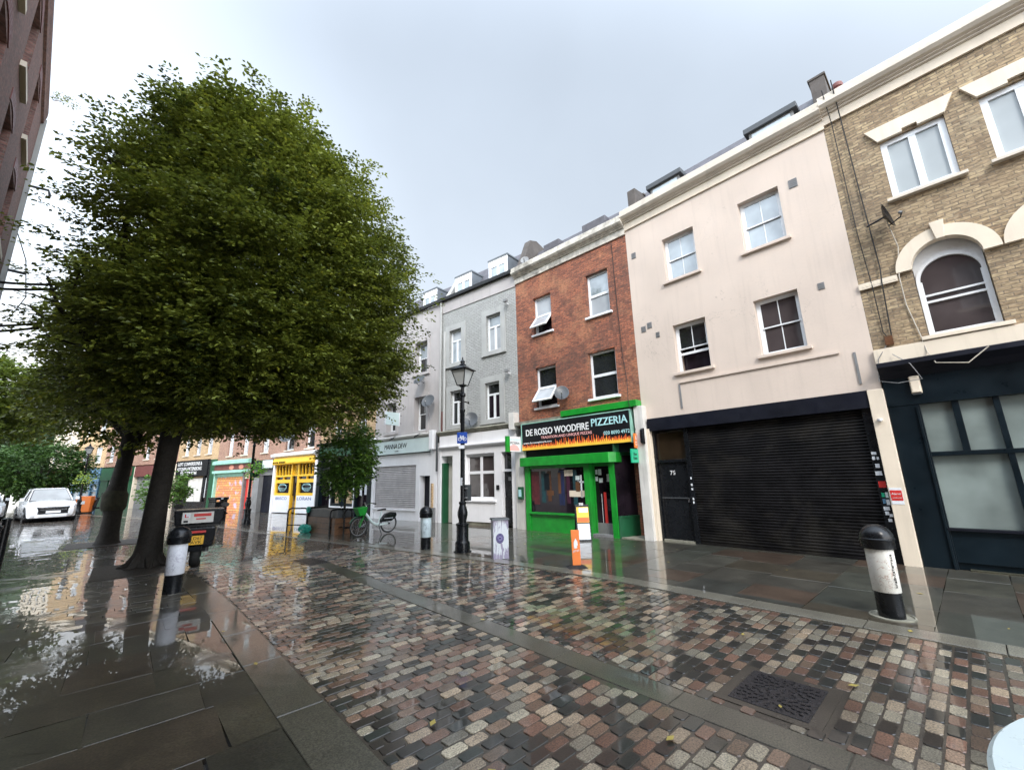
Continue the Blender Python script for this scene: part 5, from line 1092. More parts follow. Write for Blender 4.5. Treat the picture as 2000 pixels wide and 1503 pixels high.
build('rear_guard', MB().ext([(-.20, .36), (-.22, .44), (-.36, .60), (-.56, .64), (-.72, .62), (-.76, .54), (-.70, .44), (-.58, .37)], -.055, .055), 'black', bk, bevel=.012); build('guard_stripe', MB().box(-.62, -.32, -.058, .058, .455, .468), 'paper', bk)
build('crank', MB().tube([(-.15, -.09, .24), (-.15, -.06, .29), (-.15, .06, .29), (-.15, .09, .34)], .012, 6), 'dark_gray', bk); build('kickstand', MB().tube([(-.15, .04, .27), (-.20, .14, .0)], .013, 6), 'dark_gray', bk)

def hoop(label, x, y, rz):
    t = thing('bike_stand', label, 'bike stand', (x, y, 0), rz, 'black hoop bike stands')
    r_ = .12; w_, h_ = .36, .76; pts = [(-w_, 0, 0), (-w_, 0, h_-r_)]+[(-w_+r_-r_*math.cos(a), 0, h_-r_+r_*math.sin(a)) for a in np.linspace(.2, 1.57, 6)]+[(w_-r_+r_*math.sin(a), 0, h_-r_+r_*math.cos(a)) for a in np.linspace(0, 1.4, 6)]+[(w_, 0, h_-r_), (w_, 0, 0)]
    build('hoop', MB().tube(pts, .025, 10), 'black', t, smooth=True); build('cross_rail', MB().tube([(-w_, 0, .22), (w_, 0, .22)], .018, 8), 'black', t)
hoop('black hoop bike stand farthest left, before the yellow doorway', 4.5, 15.75, R(-50)); hoop('black hoop bike stand at the right end of the wooden planter', 5.15, 13.6, R(-50)); hoop('black hoop bike stand against the front wheel of the rental bicycle', 5.42, 13.15, R(-50))

pl = thing('timber_planter', 'long wet brown timber planter with black trough, before the dark cafe', 'planter', (5.15, 14.55, 0), R(98))
build('timber_sides', MB().box(-.9, .9, -.3, .3, 0, .50), 'plank', pl, bevel=.01); build('board_gaps', MB().box(-.905, .905, -.304, .304, .16, .17).box(-.905, .905, -.304, .304, .33, .34), 'black', pl)
build('trough', MB().box(-.95, .95, -.22, .26, .50, .74), 'dark_gray', pl, bevel=.01); build('end_panel', MB().box(.9, .97, -.33, .33, 0, .80), 'black', pl)
bg_ = thing('plastic_bag', 'crumpled turquoise plastic bag on the ground beside the timber planter', 'bag', (4.62, 15.25, 0))
def blob(r, sx, sy, sz, seed, n=14):
    rg = random.Random(seed); mb = MB(); vs = []; 
    for j in range(n//2+1):
        for i in range(n):
            th = math.pi*j/(n//2); a = 2*math.pi*i/n; q = r*(1+rg.uniform(-.22, .22)) if 0 < j < n//2 else r
            vs.append((q*sx*math.sin(th)*math.cos(a), q*sy*math.sin(th)*math.sin(a), r*sz+q*sz*math.cos(th)))
    fs = [(j*n+i, (j+1)*n+i, (j+1)*n+(i+1) % n, j*n+(i+1) % n) for j in range(n//2) for i in range(n)]
    return mb._a(vs, fs)
M['turq'] = P('turquoise_film', (.05, .42, .33), .25, var=.2)
build('bag_body', blob(.17, 1.3, .9, .8, 4), 'turq', bg_); 
b2_ = thing('plastic_bag', 'turquoise plastic bag knotted to the top of the bike stand by the planter', 'bag', (4.72, 15.4, .62)); build('bag_body', blob(.07, 1, .8, 1.4, 6), 'turq', b2_)
pa = thing('closed_parasol', 'furled dark blue parasol on a pale pole, in front of the dark cafe window', 'parasol', (5.9, 15.6, 0))
build('canopy', MB().lathe([(.02, .72), (.10, .78), (.13, 1.0), (.11, 1.5), (.07, 2.0), (.02, 2.2)], 12), 'parasol', pa, smooth=True); build('pole', MB().lathe([(.022, 0), (.022, .8)], 8), 'white', pa); build('base', MB().lathe([(.22, 0), (.22, .06), (.04, .09)], 16), 'mid_gray', pa)
lb = thing('litter_bin', 'black litter bin with a small white emblem, at the mint shop', 'litter bin', (3.3, 23.6, 0), R(20))
build('body', MB().box(-.27, .27, -.27, .27, 0, .86), 'black', lb, bevel=.02); build('hood', MB().box(-.3, .3, -.3, .3, .94, 1.06).box(-.27, -.2, -.27, .27, .86, .95).box(.2, .27, -.27, .27, .86, .95), 'black', lb, bevel=.02); build('emblem', MB().box(-.05, .05, -.306, -.3, .97, 1.04), 'paper', lb); build('band', MB().box(-.272, .272, -.275, .275, .45, .47), 'mid_gray', lb)
def rail_post(label, x, y, h_):
    t = thing('square_post', label, 'post', (x, y, 0), 0, 'dark posts at the left edge'); build('shaft', MB().lathe([(.07, 0), (.07, h_-.05), (.085, h_-.04), (.085, h_), (.03, h_+.02)], 12), 'black', t, smooth=True)
rail_post('taller dark post cut by the left edge of the picture', -1.72, 14.0, 1.02); rail_post('shorter dark post cut by the left edge, nearer than the taller one', -1.66, 12.6, .95)
tb = thing('round_table', 'pale round table top poking into the bottom right corner', 'table', (1.43, -.535, 0))
build('table_top', MB().lathe([(.60, .955), (.625, .965), (.625, .99), (.615, 1.0)], 96), 'terr_white', tb, smooth=True); build('pedestal', MB().lathe([(.3, 0), (.28, .03), (.04, .06), (.035, .955)], 20), 'dark_gray', tb)
ot = thing('orange_crate', 'bright orange delivery box on the pavement by the far blue shop', 'box', (-1.75, 40.6, 0), R(-15)); build('box_body', MB().box(-.38, .38, -.35, .35, .08, 1.1), 'orange', ot, bevel=.03); build('white_mark', MB().box(-.1, .1, -.36, -.35, .6, .8), 'paper', ot); build('feet', MB().box(-.35, .35, -.3, .3, 0, .08), 'rubber', ot)

# vehicles ------------------------------------------------------------
def moto(name, label, loc, rz, body='black', top=None, s=1.0, plate=False, grp=None):
    t = thing(name, label, 'motor scooter', loc, rz, grp)
    for cx_, nm in ((.62, 'wheel'), (-.60, 'wheel')):
        w_ = build(nm, MB().torus((cx_, 0, .27), .21, .06, 26, 10), 'rubber', t, smooth=True); build('rim', MB().tube([(cx_, -.05, .27), (cx_, .05, .27)], .14, 18), 'dark_gray', w_)
    build('front_fairing', MB().prism([(.36, -.20, .30), (.52, -.14, .30), (.52, .14, .30), (.36, .20, .30)], [(.22, -.17, 1.02), (.36, -.11, .98), (.36, .11, .98), (.22, .17, 1.02)]), body, t, bevel=.03)
    build('floor', MB().box(-.25, .42, -.15, .15, .26, .36), 'black', t, bevel=.02)
    build('rear_body', MB().prism([(-.15, -.15, .36), (-.80, -.11, .48), (-.80, .11, .48), (-.15, .15, .36)], [(-.10, -.15, .74), (-.88, -.12, .84), (-.88, .12, .84), (-.10, .15, .74)]), body, t, bevel=.03)
    build('seat', MB().prism([(-.05, -.14, .74), (-.72, -.13, .80), (-.72, .13, .80), (-.05, .14, .74)], [(-.08, -.12, .80), (-.72, -.11, .88), (-.72, .11, .88), (-.08, .12, .80)]), 'rubber', t, bevel=.03)
    build('handlebar', MB().tube([(.16, -.34, 1.04), (.24, -.15, 1.06), (.24, .15, 1.06), (.16, .34, 1.04)], .02, 8), 'black', t)
    for q in (-1, 1): build('mirror', MB().tube([(.22, .2*q, 1.06), (.22, .30*q, 1.22)], .008, 5).tube([(.215, .30*q, 1.25), (.235, .30*q, 1.25)], .06, 12), 'black', t)
    build('headlight', MB().lathe([(.0, .0), (.07, .01), (.08, .03)], 14).xf(Matrix.Translation((.40, 0, .85)) @ Matrix.Rotation(R(-90), 4, 'Y')), 'headlight', t)
    build('tail_light', MB().box(-.985, -.86, -.10, .10, .73, .78), 'red', t, bevel=.01)
    build('rear_mudguard', MB().prism([(-.82, -.08, .42), (-.95, -.06, .36), (-.95, .06, .36), (-.82, .08, .42)], [(-.84, -.08, .52), (-.97, -.07, .46), (-.97, .07, .46), (-.84, .08, .52)]), 'black', t)
    if plate:
        p_ = build('number_plate', MB().box(-.985, -.965, -.085, .085, .50, .68), 'yellow_plate', t)
        for s_, zz in (('LD67', .60), ('AVK', .52)): text('lettering', s_, 'textblack', p_, 0, 0, 0, w=.13, h=.06, m3=Matrix(((0, 0, -1, -.987), (-1, 0, 0, .065), (0, 1, 0, zz), (0, 0, 0, 1))), depth=.002)
    build('rear_shock', MB().tube([(-.62, .12, .30), (-.58, .13, .60)], .03, 8).tube([(-.62, -.12, .30), (-.58, -.13, .60)], .03, 8), 'dark_gray', t)
    return t
sc = moto('delivery_scooter', 'black and red learner scooter with white top box, beside the near tree trunk', (1.34, 11.6, 0), R(82), 'black', plate=True)
sc.scale = (1.0, 1.4, .93)
build('side_panels', MB().box(-.7, -.2, -.165, -.15, .45, .66).box(-.7, -.2, .15, .165, .45, .66), 'red', sc, bevel=.01)
build('rear_cowl', MB().prism([(-.9, -.19, .42), (-.3, -.22, .36), (-.3, .22, .36), (-.9, .19, .42)], [(-.96, -.22, .86), (-.3, -.24, .86), (-.3, .24, .86), (-.96, .22, .86)]), 'black', sc, bevel=.05)
build('carrier', MB().box(-.95, -.5, -.25, .25, .86, .90), 'black', sc)
tx_ = build('top_box', MB().prism([(-1.0, -.27, .90), (-.5, -.27, .90), (-.5, .27, .90), (-1.0, .27, .90)], [(-1.03, -.29, 1.22), (-.5, -.29, 1.22), (-.5, .29, 1.22), (-1.03, .29, 1.22)]), 'black', sc, bevel=.02)
build('sign_panel', MB().box(-1.075, -1.04, -.17, .19, .95, 1.17), 'white_dirty', tx_, label='white sign panel with red lettering'); build('learner_plate', MB().box(-1.08, -1.075, .10, .18, 1.06, 1.15), 'paper', tx_)
text('lettering', 'L', 'red', tx_, 0, 0, 0, w=.045, h=.07, m3=Matrix(((0, 0, -1, -1.082), (-1, 0, 0, .162), (0, 1, 0, 1.07), (0, 0, 0, 1))), depth=.003, bold=.02)
build('red_sticker', MB().box(-1.08, -1.075, -.14, .06, 1.08, 1.14), 'red', tx_)
build('red_stripe', MB().box(-1.08, -1.075, -.08, .03, 1.02, 1.045), 'red', tx_); build('dark_sticker', MB().box(-1.08, -1.075, .12, .17, .97, 1.01), 'textblack', tx_)
moto('parked_scooter', 'dark scooter parked just right of the orange box, far up the street', (-.9, 40.8, 0), R(200), 'black', grp='scooters at the far blue shop'); moto('parked_scooter', 'dark scooter parked just left of the orange box, far up the street', (-2.55, 40.3, 0), R(240), 'black', grp='scooters at the far blue shop')

def car(name, label, loc, rz, suv=True):
    t = thing(name, label, 'car', loc, rz)
    # stations: x, half width, sill z, belt z
    st = [(2.30, .60, .34, .62), (2.26, .74, .28, .74), (2.05, .86, .24, .90), (1.6, .91, .22, .98), (1.0, .92, .22, 1.04), (.2, .92, .22, 1.06), (-.8, .92, .22, 1.08), (-1.7, .91, .24, 1.10), (-2.15, .86, .28, 1.08), (-2.30, .78, .36, .98)]
    n = 12; vs = []; fs = []
    def sec(w, a, b):
        h = b-a; return [(-w*.90, a), (-w*.98, a+h*.18), (-w, a+h*.5), (-w*.985, a+h*.8), (-w*.93, a+h*.97), (-w*.55, b+.03), (w*.55, b+.03), (w*.93, a+h*.97), (w*.985, a+h*.8), (w, a+h*.5), (w*.98, a+h*.18), (w*.90, a)]
    for x, w, a, b in st: vs += [(x, y, z) for y, z in sec(w, a, b)]
    for j in range(len(st)-1):
        for i in range(n): k = (i+1) % n; fs.append((j*n+i, j*n+k, (j+1)*n+k, (j+1)*n+i))
    fs += [tuple(range(n)), tuple(range((len(st)-1)*n, len(st)*n))[::-1]]
    build('body', MB()._a(vs, fs), 'car_paint', t, smooth=True)
    def cabin(o, zt): return [(1.08+o*.3, -.78+o, 1.04), (1.08+o*.3, .78-o, 1.04), (-2.05, .76-o, 1.08), (-2.05, -.76+o, 1.08)], [(.30, -.60+o, zt), (.30, .60-o, zt), (-1.75, .60-o, zt), (-1.75, -.60+o, zt)]
    p, q = cabin(0, 1.62); build('glasshouse', MB().prism(p, q), 'glass_brown', t, bevel=.03)
    build('roof', MB().prism([(.34, -.63, 1.59), (.34, .63, 1.59), (-1.8, .63, 1.59), (-1.8, -.63, 1.59)], [(.2, -.56, 1.68), (.2, .56, 1.68), (-1.7, .56, 1.68), (-1.7, -.56, 1.68)]), 'car_paint', t, bevel=.03)
    build('pillars', MB().tube([(1.08, -.80, 1.04), (.30, -.625, 1.62)], .03, 6).tube([(1.08, .80, 1.04), (.30, .625, 1.62)], .03, 6).tube([(-.55, -.81, 1.06), (-.5, -.64, 1.62)], .03, 6).tube([(-.55, .81, 1.06), (-.5, .64, 1.62)], .03, 6), 'car_paint', t)
    build('windscreen', MB().poly([(1.10, -.74, 1.06), (1.10, .74, 1.06), (.34, .58, 1.60), (.34, -.58, 1.60)]), 'curtain', t)
    build('grille', MB().prism([(2.29, -.56, .50), (2.29, .56, .50), (2.33, .48, .50), (2.33, -.48, .50)], [(2.20, -.62, .76), (2.20, .62, .76), (2.29, .58, .74), (2.29, -.58, .74)]), 'black', t, bevel=.015)
    build('chrome_bar', MB().box(2.27, 2.325, -.50, .50, .70, .725).box(2.30, 2.345, -.46, .46, .60, .615), 'chrome', t)
    build('bumper', MB().prism([(2.0, -.86, .22), (2.34, -.5, .22), (2.34, .5, .22), (2.0, .86, .22)], [(2.0, -.88, .40), (2.36, -.52, .38), (2.36, .52, .38), (2.0, .88, .40)]), 'car_paint', t, bevel=.03)
    build('lower_intake', MB().prism([(2.05, -.80, .40), (2.335, -.5, .40), (2.335, .5, .40), (2.05, .80, .40)], [(2.05, -.80, .50), (2.33, -.5, .50), (2.33, .5, .50), (2.05, .80, .50)]), 'black', t)
    build('sill_trim', MB().box(-1.9, 1.9, -.93, .93, .17, .27), 'black', t, bevel=.02)
    for wx in (1.45, -1.4): build('wheel_arch', MB().tube([(wx, -.925, .34), (wx, .925, .34)], .42, 24), 'black', t)
    for q_ in (-1, 1):
        build('headlight', MB().prism([(2.10, .50*q_, .74), (2.26, .50*q_, .72), (2.10, .84*q_, .78), (1.9, .88*q_, .80)], [(2.06, .50*q_, .84), (2.20, .50*q_, .83), (2.05, .84*q_, .88), (1.86, .88*q_, .90)]), 'headlight', t)
        build('door_mirror', MB().box(.80, .98, .92*q_, 1.08*q_, 1.04, 1.2), 'car_paint', t, bevel=.02)
        for wx in (1.45, -1.4):
            w_ = build('wheel', MB().tube([(wx, .74*q_, .34), (wx, .93*q_, .34)], .34, 24), 'rubber', t, bevel=.03); build('rim', MB().tube([(wx, .92*q_, .34), (wx, .945*q_, .34)], .22, 16), 'chrome', w_)
    build('number_plate', MB().box(2.335, 2.345, -.26, .26, .44, .55), 'paper', t)
    return t
car('parked_car', 'white SUV facing us with black grille, the nearer car at the left', (-2.95, 34.3, 0), R(-78)); car('parked_car', 'white car partly cut by the left edge, farther off behind the SUV', (-6.0, 38.4, 0), R(-76))

# ------------------------------------------------------------------ trees
def leaves(name, parent, mat, center, rad, n_spray, per, leaf, pal, seed, flat=.55, shell=.5, noise_amp=.16, clip=None, lobes=6, droop=.15, extra=None, power=1.0, lump=None, prof=None, tuft=0, tr_=.24):
    rg = np.random.default_rng(seed); cx_, cy_, cz_ = center
    d = rg.normal(size=(n_spray*2, 3)); d /= np.linalg.norm(d, axis=1)[:, None]
    K = rg.normal(size=(lobes*3, 3)); K /= np.linalg.norm(K, axis=1)[:, None]; A = rg.uniform(-1, 1, lobes*3)
    bumpv = np.zeros(len(d))
    for k, a in zip(K, A): bumpv += a*np.exp((d@k-1)*14)
    rr = (shell+(1-shell)*rg.random(len(d))**.6)
    r_ = rr*(1+noise_amp*bumpv)
    P_ = d*r_[:, None]*np.array(rad)[None]+np.array(center)[None]
    if prof is not None:   # prof rows: z, centre x, centre y, radius
        pz = np.array(prof); N_ = n_spray*2; z = rg.uniform(pz[0, 0], pz[-1, 0], N_*2); Rz = np.interp(z, pz[:, 0], pz[:, 3]); ok = rg.random(N_*2) < Rz/pz[:, 3].max(); z = z[ok][:N_]; Rz = Rz[ok][:N_]
        a = rg.uniform(0, 2*np.pi, len(z)); dR = (np.interp(z+.3, pz[:, 0], pz[:, 3])-np.interp(z-.3, pz[:, 0], pz[:, 3]))/.6
        d = np.stack([np.cos(a), np.sin(a), -dR*.6], 1); d /= np.linalg.norm(d, axis=1)[:, None]
        dd = np.stack([np.cos(a)*2, np.sin(a)*2, (z-6.5)*.6], 1); dd /= np.linalg.norm(dd, axis=1)[:, None]; bv = np.zeros(len(z))
        for k, a_ in zip(K, A): bv += a_*np.exp((dd@k-1)*22)
        rr = (shell+(1-shell)*rg.random(len(z))**.6); R2 = (Rz-.28)*rr*(1+noise_amp*bv)*(1+.16*(((np.sin(np.floor(a*Rz/.75)*12.9898+np.floor(z/.6)*78.233)*43758.5453) % 1)-.5))
        P_ = np.stack([np.interp(z, pz[:, 0], pz[:, 1])+R2*np.cos(a), np.interp(z, pz[:, 0], pz[:, 2])+R2*np.sin(a), z], 1)
    if tuft:   # gather the sprays in ragged tufts
        okt = np.hypot(P_[:, 0]-np.interp(P_[:, 2], pz[:, 0], pz[:, 1]), P_[:, 1]-np.interp(P_[:, 2], pz[:, 0], pz[:, 2])) < np.interp(P_[:, 2], pz[:, 0], pz[:, 3])*1.08+.1; P_ = P_[okt]; d = d[okt]; T_ = P_[:tuft]; Td = d[:tuft]; th = rg.random(tuft); ti = rg.integers(0, tuft, n_spray); off = rg.normal(0, 1, (n_spray, 3))*np.array([1, 1, .42])*tr_*rg.uniform(.6, 1.5, tuft)[ti][:, None]
        off[:, 2] = np.minimum(off[:, 2], .55); P_ = T_[ti]+off; P_[:, 2] = np.minimum(P_[:, 2], 11.3+rg.uniform(-.25, .1, n_spray)); d = Td[ti]*.7+off/np.linalg.norm(off, axis=1)[:, None]*.8; d /= np.linalg.norm(d, axis=1)[:, None]; tcol = th[ti]; rr = np.ones(n_spray)
    if extra is not None: P_ = np.concatenate([P_, extra(rg)]); d = np.concatenate([d, rg.normal(size=(len(P_)-len(d), 3))*.4+np.array([0, 0, 0.])]); rr = np.concatenate([rr, np.ones(len(P_)-len(rr))])
    # clumps: thin out where a 3-d cell value is low, so gaps and tufts appear
    cell = np.floor(P_/np.array([.55, .55, .38])).astype(int); hv = (np.sin(cell[:, 0]*12.9898+cell[:, 1]*78.233+cell[:, 2]*37.719)*43758.5453) % 1
    keep = rg.random(len(P_)) < np.clip(-.15+1.7*hv, .06, 1)
    if tuft: keep[:] = True; hv = tcol
    if clip is not None: keep &= clip(P_)
    P_ = P_[keep]; d = d[keep]; hv = hv[keep]
    m = min(len(P_), n_spray); P_ = P_[:m]; d = d[:m]; hv = hv[:m] if extra is None else hv[:m]
    ax = d*np.array([1, 1, .45]); ax[:, 2] -= droop; ax += rg.normal(0, .35, ax.shape)*np.array([1, 1, .5]); ax /= np.linalg.norm(ax, axis=1)[:, None]
    side = np.cross(ax, [0, 0, 1.]); side /= np.linalg.norm(side, axis=1)[:, None]+1e-6
    k = np.arange(per); L = leaf*per*.27
    s_ = np.where(k % 2 == 0, 1, -1)
    pos = P_[:, None, :]+ax[:, None, :]*(k/per*L)[None, :, None]+side[:, None, :]*(s_*leaf*.35)[None, :, None]
    pos += rg.normal(0, leaf*.25, pos.shape); pos = pos.reshape(-1, 3)
    la = (ax[:, None, :]*.7+side[:, None, :]*s_[None, :, None]*.8+rg.normal(0, .25, (m, per, 3))).reshape(-1, 3); la[:, 2] -= .12; la /= np.linalg.norm(la, axis=1)[:, None]
    nn = np.array([0, 0, 1.])+rg.normal(0, flat, la.shape); wv = np.cross(nn, la); wv /= np.linalg.norm(wv, axis=1)[:, None]
    sc_ = leaf*rg.uniform(.7, 1.25, len(pos))[:, None]
    fold = np.cross(la, wv)*sc_*.10
    V = np.stack([pos, pos+la*sc_*.5+wv*sc_*.30+fold, pos+la*sc_, pos+la*sc_*.5-wv*sc_*.30+fold], 1).reshape(-1, 3)
    F = np.arange(len(V)).reshape(-1, 4)
    pal = np.array(pal); ci = np.repeat(rg.random(m)*.6+hv*.4, per); base = pal[0][None]*(1-ci[:, None])+pal[1][None]*ci[:, None]
    base = base*rg.uniform(.7, 1.3, (len(base), 1)); yl = rg.random(len(base)) < .06; base[yl] = base[yl]*np.array([1.5, 1.3, .9])
    return bulk(name, V, F, mat, base, parent=parent)
def limb(mb, p, q, r0, r1, bend=.15, n=7, seed=0):
    rg = random.Random(seed); p = Vector(p); q = Vector(q); L = (q-p).length; pts = []; rs = []
    off = Vector((rg.uniform(-1, 1), rg.uniform(-1, 1), rg.uniform(.2, 1)))*bend*L
    for k in range(n): t_ = k/(n-1); pts.append(p.lerp(q, t_)+off*math.sin(math.pi*t_)); rs.append(r0+(r1-r0)*t_)
    mb.tubes(pts, rs, 8); return pts
HORN = [(.018, .036, .008), (.27, .31, .045)]
t1 = thing('hornbeam_tree', 'large near tree with dense oval crown and dark trunk standing in the soil square', 'tree', (.56, 11.9, 0), 0)
tr = MB()
for k in range(7):
    a = k*.9+.3; tr.tubes([(.5*math.cos(a), .5*math.sin(a), -.03), (.3*math.cos(a), .3*math.sin(a), .05), (.17*math.cos(a), .17*math.sin(a), .22), (.1*math.cos(a), .1*math.sin(a), .6)], [.03, .065, .085, .06], 8)
tr.tubes([(0, 0, -.05), (0, 0, .12), (.01, 0, .5), (.02, 0, 1.2), (.05, -.02, 2.0), (.08, -.02, 2.8), (.12, 0, 3.4)], [.33, .25, .215, .195, .185, .19, .22], 16)
ends = [(-2.2, 1.0, 5.8), (-1.2, -1.3, 7.2), (2.9, -.9, 5.6), (2.2, 1.4, 6.9), (.8, -.6, 9.3), (-.3, .8, 8.6), (3.3, .6, 6.9), (1.4, -2.4, 5.6), (-1.9, -1.2, 4.9), (1.6, 2.4, 5.4), (3.9, -1.6, 5.0), (.4, -2.2, 7.4)]
for k, e_ in enumerate(ends):
    pts = limb(tr, (.08, 0, 2.6+.08*k), e_, .12, .03, .12, 8, k)
    for j in range(4):
        b_ = pts[3+j % 4]; o_ = Vector((random.uniform(-1.4, 1.4), random.uniform(-1.4, 1.4), random.uniform(-.2, 1.0))); limb(tr, b_, Vector(b_)+o_, .03, .008, .1, 5, k*7+j)
build('trunk', tr, 'bark', t1, smooth=True)
def low_sprays(cx_, cy_, rx, z0, z1, n, lay=7):
    def f(rg):
        a = rg.uniform(0, 2*math.pi, n); z = rg.integers(0, lay, n)*(z1-z0)/lay+z0+rg.normal(0, .07, n); r_ = rx*np.sqrt(rg.random(n))*(.62+.38*(z-z0)/(z1-z0))*(1+.14*np.sin(a*5+z*3))
        return np.stack([cx_+r_*np.cos(a), cy_+r_*np.sin(a), z], 1)
    return f
def pr(rows): return [(z, 1.34+c*.987, -.3-c*.16, r_) for z, c, r_ in rows]
PR1 = pr([(3.1, -.3, 1.8), (3.6, -.1, 2.7), (4.3, .15, 3.2), (5.2, .3, 3.35), (6.5, .45, 3.55), (7.5, .35, 3.35), (8.4, .1, 3.0), (9.1, -.15, 2.65), (9.8, -.45, 2.25), (10.4, -.7, 1.75), (11.0, -.85, 1.15), (11.4, -.9, .5)])
leaves('crown', t1, 'leaf', (0, 0, 0), (4, 4, 4), 17500, 12, .094, HORN, 4, shell=.80, noise_amp=.11, lobes=22, flat=.42, prof=PR1, tuft=430, tr_=.30)
leaves('inner_crown', t1, 'leaf', (0, 0, 0), (4, 4, 4), 7000, 12, .12, HORN, 8, shell=.2, noise_amp=.06, lobes=8, prof=[(z, x, y, r_*.72) for z, x, y, r_ in PR1])
leaves('lower_crown', t1, 'leaf', (0, 0, 0), (4, 4, 4), 4800, 12, .10, HORN, 5, shell=.1, noise_amp=.16, lobes=12, droop=.0, flat=.35, prof=pr([(2.8, -.3, 1.5), (3.2, -.2, 2.5), (4.0, .0, 3.3), (4.8, .15, 3.55), (5.5, .2, 3.5)]))
leaves('outer_twigs', t1, 'leaf', (0, 0, 0), (4, 4, 4), 420, 26, .085, HORN, 9, shell=.97, noise_amp=.16, lobes=12, droop=-.02, flat=.25, prof=pr([(2.9, -.3, 2.4), (3.6, -.1, 3.2), (4.4, .1, 3.5), (5.4, .2, 3.6), (7.5, .3, 3.35), (10, -.1, 2.2)]))
t2 = thing('hornbeam_tree', 'second large tree behind the near one, with a flared trunk wrapped in a mossy bulge', 'tree', (-.14, 17.5, 0), 0)
tr = MB().tubes([(0, 0, -.05), (0, 0, .08), (.01, 0, .35), (.02, 0, .8), (.0, 0, 1.05), (.0, 0, 1.45), (.03, 0, 1.7), (.08, 0, 2.4), (.12, 0, 3.3)], [.36, .27, .225, .21, .245, .25, .21, .19, .20], 16)
for k in range(9):
    a = k*.75; pts = limb(tr, (.1, 0, 2.7+.12*k), (2.6*math.cos(a), 2.4*math.sin(a), 5.2+.42*k), .12, .03, .12, 8, k+40)
    for j in range(3): b_ = pts[3+j % 4]; limb(tr, b_, Vector(b_)+Vector((random.uniform(-1.2, 1.2), random.uniform(-1.2, 1.2), random.uniform(-.2, .9))), .03, .008, .1, 5, k*9+j)
build('trunk', tr, 'bark', t2, smooth=True)
build('moss_wrap', MB().lathe([(.26, .95), (.295, 1.04), (.30, 1.4), (.24, 1.52)], 14), 'moss_dark', t2, smooth=True)
leaves('crown', t2, 'leaf', (.5, -.2, 6.6), (2.5, 2.5, 3.0), 3800, 12, .15, HORN, 13, shell=.35, noise_amp=.2, clip=lambda P_: P_[:, 2] > 3.4, lobes=8)
leaves('lower_crown', t2, 'leaf', (.3, -.2, 4.6), (2.5, 2.5, 1.7), 1500, 12, .15, HORN, 15, shell=.2, noise_amp=.25, clip=lambda P_: P_[:, 2] > 2.9, lobes=8, droop=.05)

def tree(label, x, y, ch, rad, trunk_r, n, leaf, seed, pal=HORN, nm='tree', zc=None, grp=None, shell=.4, mat='leaf2'):
    t = thing(nm, label, 'tree', (x, y, 0), 0, grp); zc = zc or ch-rad[2]
    mb = MB().tubes([(0, 0, -.05), (0, 0, zc*.4), (.05, 0, zc)], [trunk_r*1.3, trunk_r, trunk_r*.6], 10)
    for k in range(5): limb(mb, (0, 0, zc-rad[2]*.8), (rad[0]*.7*math.cos(k*1.3), rad[1]*.7*math.sin(k*1.3), zc+rad[2]*.3*math.sin(k)), trunk_r*.5, .02, .1, 6, seed+k)
    build('trunk', mb, 'bark', t, smooth=True)
    leaves('crown', t, mat, (0, 0, zc), rad, n, 10, leaf, pal, seed, shell=shell, noise_amp=.22); return t
tree('slim young tree with a dark green crown, rising behind the rental bicycle', 5.30, 13.75, 3.45, (.80, .80, 1.15), .035, 900, .11, 31, [(.02, .06, .012), (.12, .22, .03)], nm='sapling', shell=.1, mat='leaf')
tree('small leafy sapling seen between the two big trunks', 1.5, 26.0, 2.2, (.9, .9, .75), .035, 260, .14, 33, [(.05, .12, .02), (.13, .24, .04)], nm='sapling', shell=.1)
tree('big green tree at the left edge above the white cars', -6.4, 35.0, 8.7, (4.2, 4.4, 2.2), .25, 3600, .22, 35, [(.05, .085, .012), (.13, .17, .02)], nm='street_tree')
tree('low bushy tree behind the white cars, right of the leaning pole', -4.6, 46.0, 5.0, (2.6, 2.6, 1.9), .12, 1500, .22, 37, [(.025, .06, .015), (.07, .14, .03)], nm='street_tree')
FARP = [(.10, .17, .10), (.20, .28, .15)]
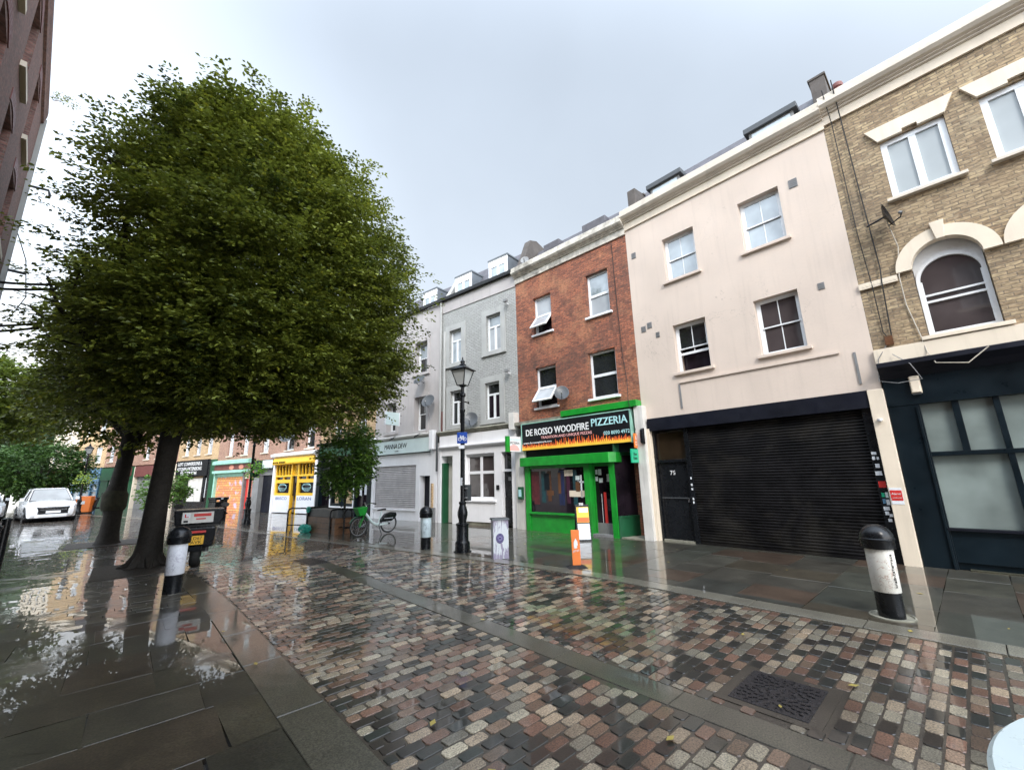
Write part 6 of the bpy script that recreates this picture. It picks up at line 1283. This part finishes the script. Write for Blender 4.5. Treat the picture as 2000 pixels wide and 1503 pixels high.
for k, (x, y, h_, r_, lb_) in enumerate(((-9, 70, 10, 6, 'hazy pale tree closing the street, nearest the cream building'), (-17, 66, 8, 6, 'hazy pale tree at the far left edge beyond the cars'), (-14, 82, 14, 8, 'tallest hazy tree at the end of the street'), (-5, 84, 11, 7, 'hazy tree furthest away, half behind the cream building'))):
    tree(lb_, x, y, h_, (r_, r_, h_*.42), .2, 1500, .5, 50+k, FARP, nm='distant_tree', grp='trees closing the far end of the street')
# greenery of the baskets and the tuft on the left cornice
leaves('flowers', hb, 'leaf2', (0, 0, .15), (.28, .28, .28), 60, 8, .10, [(.12, .35, .03), (.3, .55, .08)], 71, shell=.2); build('bowl', MB().lathe([(.03, -.18), (.16, -.1), (.2, .02)], 12), 'green_dark', hb)
leaves('flowers', hb2, 'leaf2', (0, 0, .15), (.3, .3, .3), 50, 8, .12, [(.3, .45, .06), (.5, .6, .15)], 72, shell=.2); build('bowl', MB().lathe([(.03, -.18), (.16, -.1), (.2, .02)], 12), 'green_dark', hb2)
wd = thing('cornice_weed', 'wispy weed growing out of the cornice of the dark red brick building', 'plant', (-2.80, 15.3, 12.05))
wd.scale = (.5, .5, .5); mb = MB()
for k in range(7): a = k*.9; mb.tube([(0, 0, 0), (.2*math.cos(a)+.15, .15*math.sin(a), .2), (.5*math.cos(a)+.45, .3*math.sin(a)-.1, .22+.05*k)], .008, 5)
build('stems', mb, 'wood', wd); leaves('leaves', wd, 'leaf2', (.4, -.05, .25), (.5, .35, .15), 26, 7, .10, HORN, 73, shell=.1)
# fallen leaves
lf = MB(); rgl = random.Random(5)
for k in range(46):
    x, y = rgl.uniform(1.0, 9), rgl.uniform(-.5, 9); a = rgl.uniform(0, 6.28); s_ = rgl.uniform(.02, .045); q = [(x+s_*math.cos(a+u)*w_, y+s_*math.sin(a+u)*w_, .018) for u, w_ in ((0, 1), (1.57, .5), (3.14, 1), (4.71, .5))]; lf.poly(q)
o = build('fallen_leaves', lf, P('fallen_leaf', (.35, .27, .06), .6, var=.4)); cat_tag(o, 'tiny pale leaves and petals scattered over the wet paving', 'leaf litter', kind='stuff')
